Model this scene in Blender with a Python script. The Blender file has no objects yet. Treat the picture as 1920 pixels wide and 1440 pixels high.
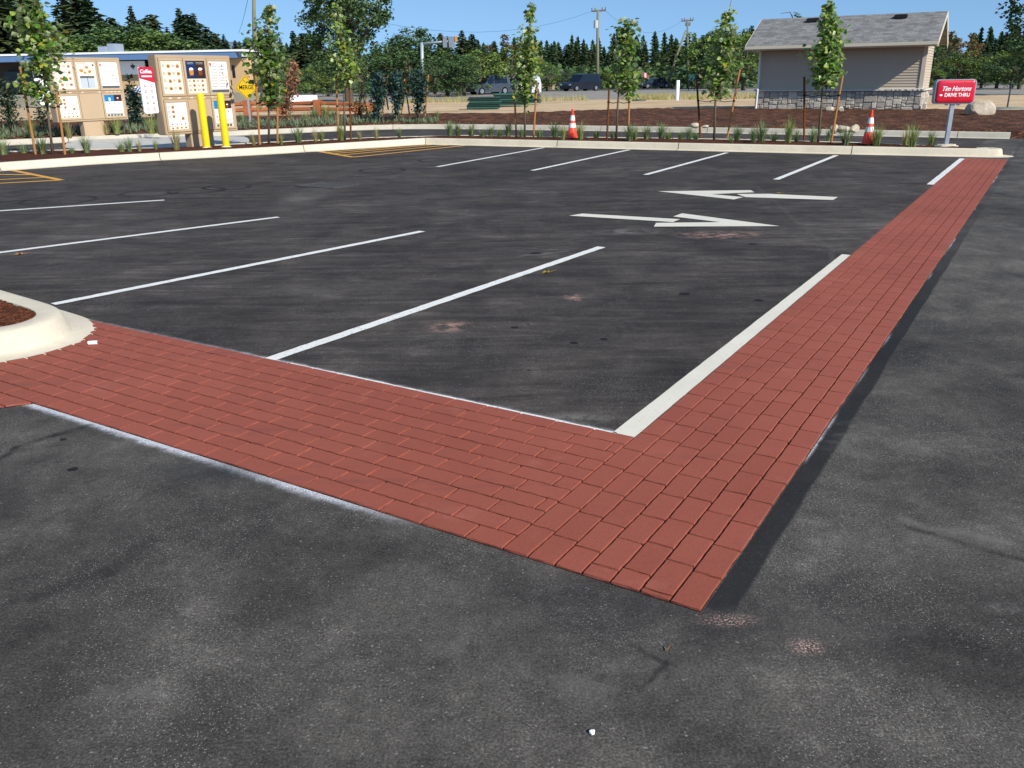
import bpy, bmesh, math, random
import numpy as np
from mathutils import Vector, Matrix
random.seed(7)
R_ = math.radians
S = bpy.context.scene
COL = S.collection
# ------------------------------------------------------------------ camera (photo px 1920x1440)
F_PX = 1590.0; EYE = 1.6; ROLL = 0.0133; HOR = 148.0
PITCH = math.atan((720 - HOR) * math.cos(ROLL) / F_PX)
fw = np.array([0, math.cos(PITCH), -math.sin(PITCH)]); r0 = np.array([1.0, 0, 0]); u0 = np.cross(r0, fw)
cr, sr = math.cos(ROLL), math.sin(ROLL)
rt = cr * r0 - sr * u0; up = sr * r0 + cr * u0
CAM = np.array([0, 0, EYE])
def ray(x, y): return fw + rt * (x - 960) / F_PX + up * (720 - y) / F_PX
def gp(x, y, z=0.0):
    d = ray(x, y); t = (z - EYE) / d[2]; return Vector(CAM + d * t)
def at(x, y, Y):
    d = ray(x, y); return Vector(CAM + d * Y / d[1])
def g2(x, y, z=0.0):
    v = gp(x, y, z); return (v.x, v.y)
cd = bpy.data.cameras.new('camera'); cam = bpy.data.objects.new('camera', cd); COL.objects.link(cam)
cd.sensor_width = 36; cd.sensor_fit = 'HORIZONTAL'; cd.lens = 36 * F_PX / 1920; cd.clip_start = .05; cd.clip_end = 9000
cam.matrix_world = Matrix(((rt[0], up[0], -fw[0], 0), (rt[1], up[1], -fw[1], 0), (rt[2], up[2], -fw[2], EYE), (0, 0, 0, 1)))
S.camera = cam
S.view_settings.view_transform = 'Standard'; S.view_settings.look = 'None'; S.view_settings.exposure = 0.28; S.view_settings.gamma = 1
# ------------------------------------------------------------------ sky and sun
SUN_AZ = R_(-49.0)      # angle from +X, counter clockwise, pointing to the sun
SUN_EL = R_(36.0)
w = bpy.data.worlds.new('World'); S.world = w; w.use_nodes = True
nt = w.node_tree; bg = nt.nodes['Background']
sky = nt.nodes.new('ShaderNodeTexSky'); sky.sky_type = 'NISHITA'; sky.sun_disc = False
sky.sun_elevation = SUN_EL; sky.sun_rotation = math.pi / 2 - SUN_AZ
sky.air_density = 1.0; sky.dust_density = 0.0; sky.ozone_density = 1.6
tc = nt.nodes.new('ShaderNodeTexCoord'); va = nt.nodes.new('ShaderNodeVectorMath'); va.operation = 'ADD'
va.inputs[1].default_value = (0, 0, 0.22)
vn = nt.nodes.new('ShaderNodeVectorMath'); vn.operation = 'NORMALIZE'
nt.links.new(tc.outputs['Generated'], va.inputs[0]); nt.links.new(va.outputs[0], vn.inputs[0]); nt.links.new(vn.outputs[0], sky.inputs['Vector'])
mxs = nt.nodes.new('ShaderNodeMix'); mxs.data_type = 'RGBA'; mxs.blend_type = 'MULTIPLY'; mxs.inputs[0].default_value = 1; mxs.inputs[7].default_value = (.90, 1.05, 1.10, 1)
nt.links.new(sky.outputs[0], mxs.inputs[6]); nt.links.new(mxs.outputs[2], bg.inputs[0]); bg.inputs[1].default_value = 0.13
sl = bpy.data.lights.new('sun', 'SUN'); sl.energy = 4.5; sl.angle = R_(.53); sl.color = (1, .955, .88)
so = bpy.data.objects.new('sun', sl); COL.objects.link(so)
sd = Vector((math.cos(SUN_AZ) * math.cos(SUN_EL), math.sin(SUN_AZ) * math.cos(SUN_EL), math.sin(SUN_EL)))
so.rotation_euler = (-sd).to_track_quat('-Z', 'Y').to_euler(); so.location = (30, -20, 40)

# ------------------------------------------------------------------ material helpers
def lin(h):
    h = h.lstrip('#'); o = []
    for i in (0, 2, 4):
        v = int(h[i:i + 2], 16) / 255; o.append(v / 12.92 if v <= .04045 else ((v + .055) / 1.055) ** 2.4)
    return tuple(o) + (1,)
class NT:
    def __init__(s, name, rough=.8, spec=.3):
        s.m = bpy.data.materials.new(name); s.m.use_nodes = True; s.t = s.m.node_tree
        s.b = s.t.nodes['Principled BSDF']; s.out = s.t.nodes['Material Output']
        s.b.inputs['Roughness'].default_value = rough; s.b.inputs['Specular IOR Level'].default_value = spec
        s._tc = None
    def n(s, typ, **k):
        q = s.t.nodes.new(typ)
        for a, v in k.items(): setattr(q, a, v)
        return q
    def put(s, sock, v):
        if isinstance(v, bpy.types.NodeSocket): s.t.links.new(v, sock)
        elif v is not None: sock.default_value = v
    def pos(s, kind='Object'):
        if kind == 'World':
            return s.n('ShaderNodeNewGeometry').outputs['Position']
        return s.n('ShaderNodeTexCoord').outputs[kind]
    def mapv(s, v, scale=(1, 1, 1), rot=(0, 0, 0), loc=(0, 0, 0)):
        q = s.n('ShaderNodeMapping'); s.put(q.inputs[0], v); q.inputs['Scale'].default_value = scale
        q.inputs['Rotation'].default_value = rot; q.inputs['Location'].default_value = loc; return q.outputs[0]
    def noise(s, v, scale, detail=4, rough=.55, dist=0):
        q = s.n('ShaderNodeTexNoise'); s.put(q.inputs['Vector'], v); q.inputs['Scale'].default_value = scale
        q.inputs['Detail'].default_value = detail; q.inputs['Roughness'].default_value = rough
        q.inputs['Distortion'].default_value = dist; return q.outputs['Fac']
    def voro(s, v, scale, feature='F1', out='Distance', rnd=1):
        q = s.n('ShaderNodeTexVoronoi'); q.feature = feature; s.put(q.inputs['Vector'], v); q.inputs['Scale'].default_value = scale
        q.inputs['Randomness'].default_value = rnd; return q.outputs[out]
    def math(s, op, a, b=None, c=None, clamp=False):
        q = s.n('ShaderNodeMath', operation=op); q.use_clamp = clamp; s.put(q.inputs[0], a)
        if b is not None: s.put(q.inputs[1], b)
        if c is not None: s.put(q.inputs[2], c)
        return q.outputs[0]
    def rng(s, v, a, b, c=0.0, d=1.0, smooth=True):
        q = s.n('ShaderNodeMapRange'); q.interpolation_type = 'SMOOTHSTEP' if smooth else 'LINEAR'
        s.put(q.inputs[0], v)
        for i, x in enumerate((a, b, c, d)): q.inputs[i + 1].default_value = x
        return q.outputs[0]
    def mix(s, f, a, b, mode='MIX'):
        q = s.n('ShaderNodeMix', data_type='RGBA', blend_type=mode); s.put(q.inputs[0], f); s.put(q.inputs[6], a); s.put(q.inputs[7], b)
        return q.outputs[2]
    def ramp(s, f, *st):
        q = s.n('ShaderNodeValToRGB'); s.put(q.inputs[0], f); e = q.color_ramp.elements
        while len(e) < len(st): e.new(.5)
        for i, (p, c_) in enumerate(st): e[i].position = p; e[i].color = c_
        return q.outputs[0]
    def bump(s, h, strength=.3, dist=.01, normal=None):
        q = s.n('ShaderNodeBump'); q.inputs['Strength'].default_value = strength; q.inputs['Distance'].default_value = dist
        s.put(q.inputs['Height'], h)
        if normal is not None: s.put(q.inputs['Normal'], normal)
        return q.outputs[0]
    def done(s, color=None, normal=None, rough=None):
        if color is not None: s.put(s.b.inputs['Base Color'], color)
        if normal is not None: s.put(s.b.inputs['Normal'], normal)
        if rough is not None: s.put(s.b.inputs['Roughness'], rough)
        return s.m
def sc(c, k): return tuple(min(1, x * k) for x in c[:3]) + (1,)
_mc = {}
def simple(name, col, rough=.6, spec=.4, var=.12, scale=6.0, bump=0.0, metal=0.0, coat=0.0):
    if name in _mc: return _mc[name]
    s = NT(name, rough, spec); c_ = lin(col) if isinstance(col, str) else tuple(col) + (1,)
    p = s.pos('Object'); n1 = s.noise(p, scale, 5); n2 = s.noise(p, scale * 9, 3)
    f = s.math('ADD', s.math('MULTIPLY', n1, .65), s.math('MULTIPLY', n2, .35))
    colr = s.ramp(f, (.3, sc(c_, 1 - var)), (.7, sc(c_, 1 + var)))
    s.b.inputs['Metallic'].default_value = metal
    if coat: s.b.inputs['Coat Weight'].default_value = coat; s.b.inputs['Coat Roughness'].default_value = .05
    s.done(colr, s.bump(n2, bump, .01) if bump else None, s.rng(n1, .3, .7, max(.02, rough - .08), min(1, rough + .08)))
    _mc[name] = s.m; return s.m
def leafmat(name, dark, light, back=None, scale=2.5, trans=.25, rough=.5):
    s = NT(name, rough, .35); p = s.pos('Object')
    n1 = s.noise(p, scale, 3); n2 = s.noise(p, scale * 14, 1, .5)
    rnd = s.n('ShaderNodeObjectInfo').outputs['Random']
    f = s.math('ADD', s.math('MULTIPLY', n1, .45), s.math('MULTIPLY', n2, .55))
    f = s.math('ADD', f, s.math('MULTIPLY', s.math('SUBTRACT', rnd, .5), .14))
    col = s.ramp(f, (.32, lin(dark)), (.68, lin(light)))
    if back:
        bf = s.n('ShaderNodeNewGeometry').outputs['Backfacing']
        col = s.mix(s.math('MULTIPLY', bf, .75), col, lin(back))
    s.done(col)
    tr = s.n('ShaderNodeBsdfTranslucent'); s.put(tr.inputs[0], s.mix(.5, col, lin(light)))
    mx = s.n('ShaderNodeMixShader'); mx.inputs[0].default_value = trans
    s.t.links.new(s.b.outputs[0], mx.inputs[1]); s.t.links.new(tr.outputs[0], mx.inputs[2]); s.t.links.new(mx.outputs[0], s.out.inputs[0])
    return s.m

# ------------------------------------------------------------------ mesh helpers
class MB:
    def __init__(s): s.v = []; s.f = []; s.mi = []
    def add(s, vs, fs, m=0):
        o = len(s.v); s.v += [tuple(x) for x in vs]; s.f += [tuple(i + o for i in q) for q in fs]; s.mi += [m] * len(fs); return s
    def box(s, x0, x1, y0, y1, z0, z1, m=0):
        return s.add([(x0, y0, z0), (x1, y0, z0), (x1, y1, z0), (x0, y1, z0), (x0, y0, z1), (x1, y0, z1), (x1, y1, z1), (x0, y1, z1)],
                     [(0, 3, 2, 1), (4, 5, 6, 7), (0, 1, 5, 4), (1, 2, 6, 5), (2, 3, 7, 6), (3, 0, 4, 7)], m)
    def bbox(s, x0, x1, y0, y1, z0, z1, b=.01, m=0):       # box with chamfered edges
        bm = bmesh.new(); bmesh.ops.create_cube(bm, size=1)
        bmesh.ops.scale(bm, vec=(x1 - x0, y1 - y0, z1 - z0), verts=bm.verts)
        bmesh.ops.translate(bm, vec=((x0 + x1) / 2, (y0 + y1) / 2, (z0 + z1) / 2), verts=bm.verts)
        bmesh.ops.bevel(bm, geom=bm.edges[:], offset=b, segments=2, affect='EDGES')
        bm.verts.index_update(); s.add([v.co[:] for v in bm.verts], [[v.index for v in f.verts] for f in bm.faces], m); bm.free(); return s
    def prism(s, poly, z0, z1, m=0):
        n = len(poly); a = sum(poly[i][0] * poly[(i + 1) % n][1] - poly[(i + 1) % n][0] * poly[i][1] for i in range(n))
        if a < 0: poly = poly[::-1]
        vs = [(p[0], p[1], z0) for p in poly] + [(p[0], p[1], z1) for p in poly]
        fs = [tuple(range(n - 1, -1, -1)), tuple(range(n, 2 * n))] + [(i, (i + 1) % n, n + (i + 1) % n, n + i) for i in range(n)]
        return s.add(vs, fs, m)
    def side(s, poly, y0, y1, m=0):                        # profile in XZ extruded along Y
        n = len(poly); vs = [(p[0], y0, p[1]) for p in poly] + [(p[0], y1, p[1]) for p in poly]
        fs = [tuple(range(n)), tuple(range(2 * n - 1, n - 1, -1))] + [((i + 1) % n, i, n + i, n + (i + 1) % n) for i in range(n)]
        return s.add(vs, fs, m)
    def tube(s, pts, rs, n=8, m=0, cap=True):
        pts = [Vector(p) for p in pts]; o = len(s.v)
        if not hasattr(rs, '__len__'): rs = [rs] * len(pts)
        for i, p in enumerate(pts):
            d = (pts[min(i + 1, len(pts) - 1)] - pts[max(i - 1, 0)]).normalized()
            a = d.cross(Vector((0, 1, 0)) if abs(d.y) < .8 else Vector((1, 0, 0))).normalized(); b = d.cross(a)
            for k in range(n):
                t = 2 * math.pi * k / n; s.v.append(tuple(p + (a * math.cos(t) + b * math.sin(t)) * rs[i]))
        for i in range(len(pts) - 1):
            for k in range(n):
                s.f.append((o + i * n + k, o + i * n + (k + 1) % n, o + (i + 1) * n + (k + 1) % n, o + (i + 1) * n + k)); s.mi.append(m)
        if cap:
            s.f.append(tuple(o + k for k in range(n - 1, -1, -1))); s.mi.append(m)
            s.f.append(tuple(o + (len(pts) - 1) * n + k for k in range(n))); s.mi.append(m)
        return s
    def lathe(s, prof, n=24, m=0, c=(0, 0)):
        o = len(s.v)
        for r, z in prof:
            for k in range(n):
                t = 2 * math.pi * k / n; s.v.append((c[0] + r * math.cos(t), c[1] + r * math.sin(t), z))
        for i in range(len(prof) - 1):
            for k in range(n):
                s.f.append((o + i * n + k, o + i * n + (k + 1) % n, o + (i + 1) * n + (k + 1) % n, o + (i + 1) * n + k)); s.mi.append(m)
        return s
    def build(s, name, mats, parent=None, smooth=False, origin=None):
        me = bpy.data.meshes.new(name); o = Vector(origin) if origin is not None else Vector((0, 0, 0))
        vs = [(x - o.x, y - o.y, z - o.z) for x, y, z in s.v] if origin is not None else s.v
        me.from_pydata(vs, [], s.f)
        if not isinstance(mats, (list, tuple)): mats = [mats]
        for q in mats: me.materials.append(q)
        if len(mats) > 1: me.polygons.foreach_set('material_index', s.mi)
        if smooth: me.polygons.foreach_set('use_smooth', [True] * len(me.polygons))
        me.update(); ob = bpy.data.objects.new(name, me); COL.objects.link(ob)
        if parent is not None: ob.parent = parent
        elif origin is not None: ob.location = o
        return ob
def tag(o, label, cat, group=None):
    o['label'] = label; o['category'] = cat
    if group: o['group'] = group
    return o
def thing(name, label, cat, loc, rz=0.0, group=None):
    o = bpy.data.objects.new(name, None); COL.objects.link(o); o.location = loc; o.rotation_euler = (0, 0, rz); o.empty_display_size = .2
    return tag(o, label, cat, group)
def struct(o, kind='structure'): o['kind'] = kind; return o
def copy_tree(o, parent=None):
    c = o.copy(); COL.objects.link(c)
    if parent is not None: c.parent = parent; c.matrix_parent_inverse = o.matrix_parent_inverse.copy()
    for ch in CH.get(o.name, []): copy_tree(ch, c)
    return c
CH = {}
def kids(root, *ch): CH[root.name] = list(ch); return root
def text_part(name, body, size, mat, parent, loc, rot=(math.pi / 2, 0, 0), shear=0.0, offset=0.0, ext=.003, sx=1.0, align='CENTER'):
    cu = bpy.data.curves.new(name, 'FONT'); cu.body = body; cu.size = size; cu.shear = shear; cu.offset = offset; cu.extrude = ext
    cu.align_x = align; cu.align_y = 'CENTER'
    to = bpy.data.objects.new(name, cu); COL.objects.link(to)
    dg = bpy.context.evaluated_depsgraph_get(); me = bpy.data.meshes.new_from_object(to.evaluated_get(dg))
    bpy.data.objects.remove(to); ob = bpy.data.objects.new(name, me); COL.objects.link(ob); me.materials.clear(); me.materials.append(mat)
    ob.parent = parent; ob.location = loc; ob.rotation_euler = rot; ob.scale = (sx, 1, 1); return ob

# ------------------------------------------------------------------ key ground frames
P0 = gp(1315, 1150)                                     # outer corner of the brick bands
AD = (gp(1890, 300) - P0).normalized(); BD = Vector((-AD.y, AD.x, 0))
A_LEN = (gp(1890, 300) - P0).length; A_W = .745; B_W = 1.165; B_NEAR = 3.70
def fr(a, b): return P0 + AD * a + BD * b
FR_ANG = math.atan2(AD.y, AD.x)

# ------------------------------------------------------------------ asphalt
def asphalt_material():
    s = NT('asphalt', .88, .12); P = s.pos('World')
    # frame coordinates: x along the long brick band, y along the short one
    fv = s.mapv(P, loc=(0, 0, 0), rot=(0, 0, -FR_ANG))
    c0 = Vector((P0.x * math.cos(-FR_ANG) - P0.y * math.sin(-FR_ANG), P0.x * math.sin(-FR_ANG) + P0.y * math.cos(-FR_ANG), 0))
    q = s.n('ShaderNodeVectorMath', operation='SUBTRACT'); s.put(q.inputs[0], fv); q.inputs[1].default_value = c0
    sep = s.n('ShaderNodeSeparateXYZ'); s.put(sep.inputs[0], q.outputs[0]); fx, fy = sep.outputs[0], sep.outputs[1]
    big = s.noise(P, .35, 4, .6, .6); mid = s.noise(P, 1.7, 5, .62, .5); fine = s.noise(P, 26, 4, .7); grain = s.noise(P, 120, 4, .85)
    # long smears left by the paver and by tyres, inside the lot only
    st = s.noise(s.mapv(P, scale=(.5, 3.6, 1), rot=(0, 0, R_(8))), 1.6, 6, .68, 1.4)
    inlot = s.math('MULTIPLY', s.rng(fx, B_W - .02, B_W + .05), s.rng(fy, A_W - .02, A_W + .05))
    mid2 = s.noise(P, 5.5, 5, .7, .4)
    t = s.math('ADD', s.math('MULTIPLY', big, .30), s.math('MULTIPLY', mid, .36))
    t = s.math('ADD', s.math('ADD', t, s.math('MULTIPLY', fine, .16)), s.math('MULTIPLY', mid2, .18))
    t2 = s.math('ADD', s.math('MULTIPLY', t, .70), s.math('MULTIPLY', st, .30))
    fac = s.math('ADD', s.math('MULTIPLY', t, s.math('SUBTRACT', 1.0, inlot)), s.math('MULTIPLY', t2, inlot))
    outc = s.ramp(fac, (.39, (.036, .0320, .0280, 1)), (.47, (.063, .0565, .0490, 1)), (.54, (.098, .0880, .0755, 1)), (.62, (.165, .149, .128, 1)))
    inc = s.ramp(fac, (.40, (.0270, .0230, .0200, 1)), (.47, (.043, .0365, .0320, 1)), (.54, (.070, .060, .052, 1)), (.62, (.130, .114, .098, 1)))
    col = s.mix(inlot, outc, inc)
    # grain and pale aggregate
    col = s.mix(1.0, col, s.ramp(grain, (.34, (.42, .42, .42, 1)), (.5, (.92, .92, .92, 1)), (.66, (1.9, 1.9, 1.9, 1))), 'MULTIPLY')
    sp = s.voro(P, 120, rnd=1); spm = s.noise(P, 1.3, 3, .6)
    spk = s.math('MULTIPLY', s.math('LESS_THAN', sp, .20), s.math('GREATER_THAN', s.noise(P, 60, 2, .8), s.rng(spm, .40, .64, .70, .43)))
    col = s.mix(s.math('MULTIPLY', spk, .6), col, (.42, .40, .37, 1))
    spb = s.math('MULTIPLY', s.math('LESS_THAN', s.voro(P, 42), .15), s.math('GREATER_THAN', s.noise(P, 17, 1, .5), .56))
    col = s.mix(s.math('MULTIPLY', spb, .35), col, (.42, .40, .37, 1))
    # wandering scuffs
    sc1 = s.math('ABSOLUTE', s.math('SUBTRACT', s.noise(P, .9, 3, .5, 1.2), .5))
    scf = s.math('MULTIPLY', s.rng(sc1, .0, .014, 1, 0), s.rng(s.noise(P, .5, 2), .5, .62))
    col = s.mix(s.math('MULTIPLY', scf, .35), col, (.02, .02, .021, 1))
    # overspray dust hugging the brick edges
    dn = s.noise(P, 14, 4, .75); dg = s.noise(P, 150, 2, .8); dl = s.noise(P, 1.1, 2); dgf = s.noise(P, 330, 2, .8)
    def dust(dist, width, mask, k):
        nonlocal col
        d = s.rng(s.math('ADD', dist, s.math('MULTIPLY', s.math('SUBTRACT', dn, .5), width * .9)), 0, width, 1, 0)
        d = s.math('MULTIPLY', d, d)
        m_ = s.math('MULTIPLY', s.math('MULTIPLY', d, mask), s.rng(s.math('ADD', s.math('MULTIPLY', dg, .5), s.math('MULTIPLY', dgf, .5)), .40, .60, .12, 1.5)); m_ = s.math('MULTIPLY', m_, k, clamp=True)
        col = s.mix(m_, col, (.66, .67, .70, 1))
    neg = s.math('MULTIPLY', fx, -1.0)
    near = s.math('MULTIPLY', s.math('GREATER_THAN', neg, -.003), s.math('MULTIPLY', s.rng(fy, 1.0, 1.8), s.math('LESS_THAN', fy, B_NEAR + .12)))
    dust(neg, .075, near, 1.1)
    fb = s.math('SUBTRACT', fx, B_W)
    inner = s.math('MULTIPLY', s.math('GREATER_THAN', fb, -.003), s.math('MULTIPLY', s.math('GREATER_THAN', fy, A_W), s.rng(fy, 3.1, 3.6, 1, .35)))
    dust(fb, .07, inner, 1.25)
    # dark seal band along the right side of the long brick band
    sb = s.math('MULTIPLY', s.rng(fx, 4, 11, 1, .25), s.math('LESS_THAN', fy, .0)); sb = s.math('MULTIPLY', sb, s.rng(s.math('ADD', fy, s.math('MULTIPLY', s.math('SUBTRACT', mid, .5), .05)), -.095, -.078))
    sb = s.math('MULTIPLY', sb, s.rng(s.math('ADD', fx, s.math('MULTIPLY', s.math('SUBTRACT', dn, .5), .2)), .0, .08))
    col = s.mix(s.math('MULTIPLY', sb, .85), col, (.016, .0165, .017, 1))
    dr = s.math('MULTIPLY', s.math('LESS_THAN', fy, .0), s.rng(s.noise(P, .9, 2), .55, .66)); 
    dust(s.math('MULTIPLY', fy, -1.0), .022, s.math('MULTIPLY', dr, s.math('GREATER_THAN', fx, .3)), .7)
    # spots: brick coloured dust, pale smears, oil
    def spot(px, py, rx, ry, c, k, nscale=9, thr=(.42, .62), ang=0.0):
        nonlocal col
        g = gp(px, py)
        v = s.mapv(P, scale=(1 / rx, 1 / ry, 0), loc=(-g.x / rx, -g.y / ry, 0)) if not ang else None
        ln = s.n('ShaderNodeVectorMath', operation='LENGTH'); s.put(ln.inputs[0], v)
        d = s.rng(ln.outputs['Value'], .1, 1.0, 1, 0)
        m_ = s.math('MULTIPLY', d, s.rng(s.noise(P, nscale, 4, .7), thr[0], thr[1])); col = s.mix(s.math('MULTIPLY', m_, k, clamp=True), col, c)
    pink = (.40, .24, .19, 1); pale = (.19, .175, .155, 1); oil = (.008, .008, .009, 1)
    spot(1350, 440, .62, .34, pink, .8, 7); spot(1180, 434, .7, .30, pale, .6, 6); spot(840, 612, .22, .20, pink, .75)
    spot(1075, 558, .10, .16, pink, 1.0, 16); spot(1365, 1163, .14, .05, (.62, .38, .30, 1), 1.0, 130, (.5, .6))
    spot(1510, 1212, .075, .06, (.62, .40, .33, 1), 1.0, 130, (.48, .6)); spot(1620, 820, .5, .3, pale, .25, 5)
    spot(1080, 785, .30, .10, pale, .7, 8); spot(1120, 1270, .5, .16, pale, .35, 6); spot(400, 1080, .22, .10, pale, .28, 12, (.35, .7)); spot(850, 1210, .2, .08, pale, .3, 14, (.35, .7)); spot(1600, 1180, .3, .12, pale, .25, 10, (.35, .7)); spot(1750, 1010, .5, .12, pale, .3, 6, (.35, .7)); spot(1880, 1140, .1, .05, pale, .5, 14)
    spot(240, 1310, .25, .10, pale, .30, 12, (.35, .7)); spot(640, 545, 1.1, .5, pale, .22, 2.2, (.3, .7)); spot(570, 370, .45, 2.2, pale, .45, 1.4, (.25, .7))
    spot(1240, 1150, .9, .4, (.028, .028, .030, 1), .4, 3, (.3, .6)); spot(430, 880, .55, .22, (.022, .024, .028, 1), .55, 3, (.2, .5))
    for px, py, r in ((136, 880, .025), (118, 824, .018), (965, 614, .03), (990, 608, .016), (1283, 551, .05), (1422, 563, .04), (1132, 636, .03), (1076, 643, .03), (1005, 475, .06), (1412, 458, .05), (992, 694, .012)):
        g = gp(px, py); v = s.mapv(P, scale=(1 / r, 1 / r, 0), loc=(-g.x / r, -g.y / r, 0)); ln = s.n('ShaderNodeVectorMath', operation='LENGTH'); s.put(ln.inputs[0], v)
        col = s.mix(s.math('MULTIPLY', s.rng(ln.outputs['Value'], .75, 1.05, 1, 0), .85), col, oil)
    def scuff(pts, wd_, c, k):
        nonlocal col
        wv = s.n('ShaderNodeVectorMath', operation='ADD'); nz = s.n('ShaderNodeTexNoise'); s.put(nz.inputs['Vector'], P); nz.inputs['Scale'].default_value = 3.0; nz.inputs['Detail'].default_value = 4
        sc2 = s.n('ShaderNodeVectorMath', operation='SCALE'); s.t.links.new(nz.outputs['Color'], sc2.inputs[0]); sc2.inputs['Scale'].default_value = .16; s.put(wv.inputs[0], P); s.t.links.new(sc2.outputs[0], wv.inputs[1])
        for a, b in zip(pts, pts[1:]):
            A, B = gp(*a), gp(*b); A -= Vector((.08, .08, 0)) * -1; B -= Vector((.08, .08, 0)) * -1; d = B - A; L = d.length; d.normalize()
            v = s.mapv(wv.outputs[0], loc=(-A.x, -A.y, 0)); vr = s.n('ShaderNodeVectorRotate'); vr.rotation_type = 'Z_AXIS'; vr.inputs['Angle'].default_value = -math.atan2(d.y, d.x); s.put(vr.inputs['Vector'], v)
            sp_ = s.n('ShaderNodeSeparateXYZ'); s.put(sp_.inputs[0], vr.outputs[0]); m_ = s.math('MULTIPLY', s.rng(s.math('ABSOLUTE', sp_.outputs[1]), 0, wd_, 1, 0), s.rng(s.math('ABSOLUTE', s.math('SUBTRACT', sp_.outputs[0], L / 2)), L / 2, L / 2 + .05, 1, 0))
            col = s.mix(s.math('MULTIPLY', m_, s.math('MULTIPLY', s.rng(mid2, .35, .6, .3, 1), k)), col, c)
    dkc = (.017, .016, .016, 1)
    scuff([(-20, 872), (30, 838), (110, 815), (160, 800)], .045, dkc, .8); scuff([(300, 1010), (200, 1070), (60, 1120)], .05, dkc, .5)
    scuff([(1700, 985), (1800, 1020), (1930, 1052)], .03, dkc, .7); scuff([(1690, 972), (1800, 1000), (1930, 1030)], .04, (.16, .15, .135, 1), .5)
    scuff([(1180, 1215), (1240, 1240), (1215, 1290)], .018, dkc, .7); scuff([(980, 480), (1060, 470)], .03, (.2, .19, .17, 1), .6); scuff([(1420, 350), (1560, 470), (1560, 500)], .05, (.10, .095, .085, 1), .4)
    # manhole-like round saw patches
    for px, py, r in ((280, 362, .42), (368, 357, .42), (425, 351, .36), (110, 376, .5), (717, 319, .42), (30, 383, .42), (830, 300, .5)):
        g = gp(px, py); v = s.mapv(P, scale=(1, 1, 0), loc=(-g.x, -g.y, 0)); ln = s.n('ShaderNodeVectorMath', operation='LENGTH'); s.put(ln.inputs[0], v)
        a_ = s.math('ABSOLUTE', s.math('SUBTRACT', ln.outputs['Value'], r)); col = s.mix(s.math('MULTIPLY', s.rng(a_, .0, .07, 1, 0), s.rng(mid, .4, .55, .25, .9)), col, (.012, .012, .012, 1))
    h = s.math('ADD', s.math('MULTIPLY', grain, .6), s.math('MULTIPLY', fine, .9))
    nm = s.bump(h, .55, .006)
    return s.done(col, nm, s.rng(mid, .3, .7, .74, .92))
M_ASPH = asphalt_material()
mb = MB(); mb.add([(-60, -12, 0), (60, -12, 0), (60, 32, 0), (-60, 32, 0)], [(0, 1, 2, 3)])
struct(mb.build('parking_lot', M_ASPH))

# ------------------------------------------------------------------ brick bands (stamped, every brick a bevelled face)
def brick_material():
    s = NT('brick_paint', .78, .25); P = s.pos('World'); n1 = s.noise(P, .8, 4); n2 = s.noise(P, 40, 4, .7); n3 = s.noise(P, 230, 2, .7)
    at_ = s.n('ShaderNodeAttribute'); at_.attribute_name = 'tone'
    f = s.math('ADD', s.math('MULTIPLY', n1, .86), s.math('MULTIPLY', at_.outputs['Fac'], .14))
    col = s.ramp(f, (.2, (.232, .059, .036, 1)), (.8, (.340, .092, .057, 1)))
    col = s.mix(1.0, col, s.ramp(n3, (.25, (.78, .75, .73, 1)), (.5, (1, 1, 1, 1)), (.78, (1.15, 1.15, 1.15, 1))), 'MULTIPLY')
    col = s.mix(s.math('MULTIPLY', s.rng(n2, .62, .75), .35), col, (.16, .045, .035, 1))
    st = s.rng(s.noise(P, 2.3, 5, .7), .58, .74); col = s.mix(s.math('MULTIPLY', st, .25), col, (.42, .18, .14, 1))
    ty = s.rng(s.noise(s.mapv(P, scale=(.35, 2.6, 1), rot=(0, 0, R_(12))), 1.4, 5, .7, .8), .56, .70); col = s.mix(s.math('MULTIPLY', ty, .30), col, (.13, .050, .042, 1))
    gr = s.rng(s.noise(P, 7, 5, .75), .58, .70); col = s.mix(s.math('MULTIPLY', gr, .22), col, (.14, .055, .045, 1))
    return s.done(col, s.bump(s.math('ADD', n2, n3), .35, .004))
M_BRICK = brick_material()
_g = NT('brick_joint', .95, .1); _p = _g.pos('World')
M_JOINT = _g.done(_g.ramp(_g.noise(_p, 45, 3, .7), (.35, (.030, .014, .012, 1)), (.65, (.085, .032, .026, 1))))
tones = []
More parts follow.
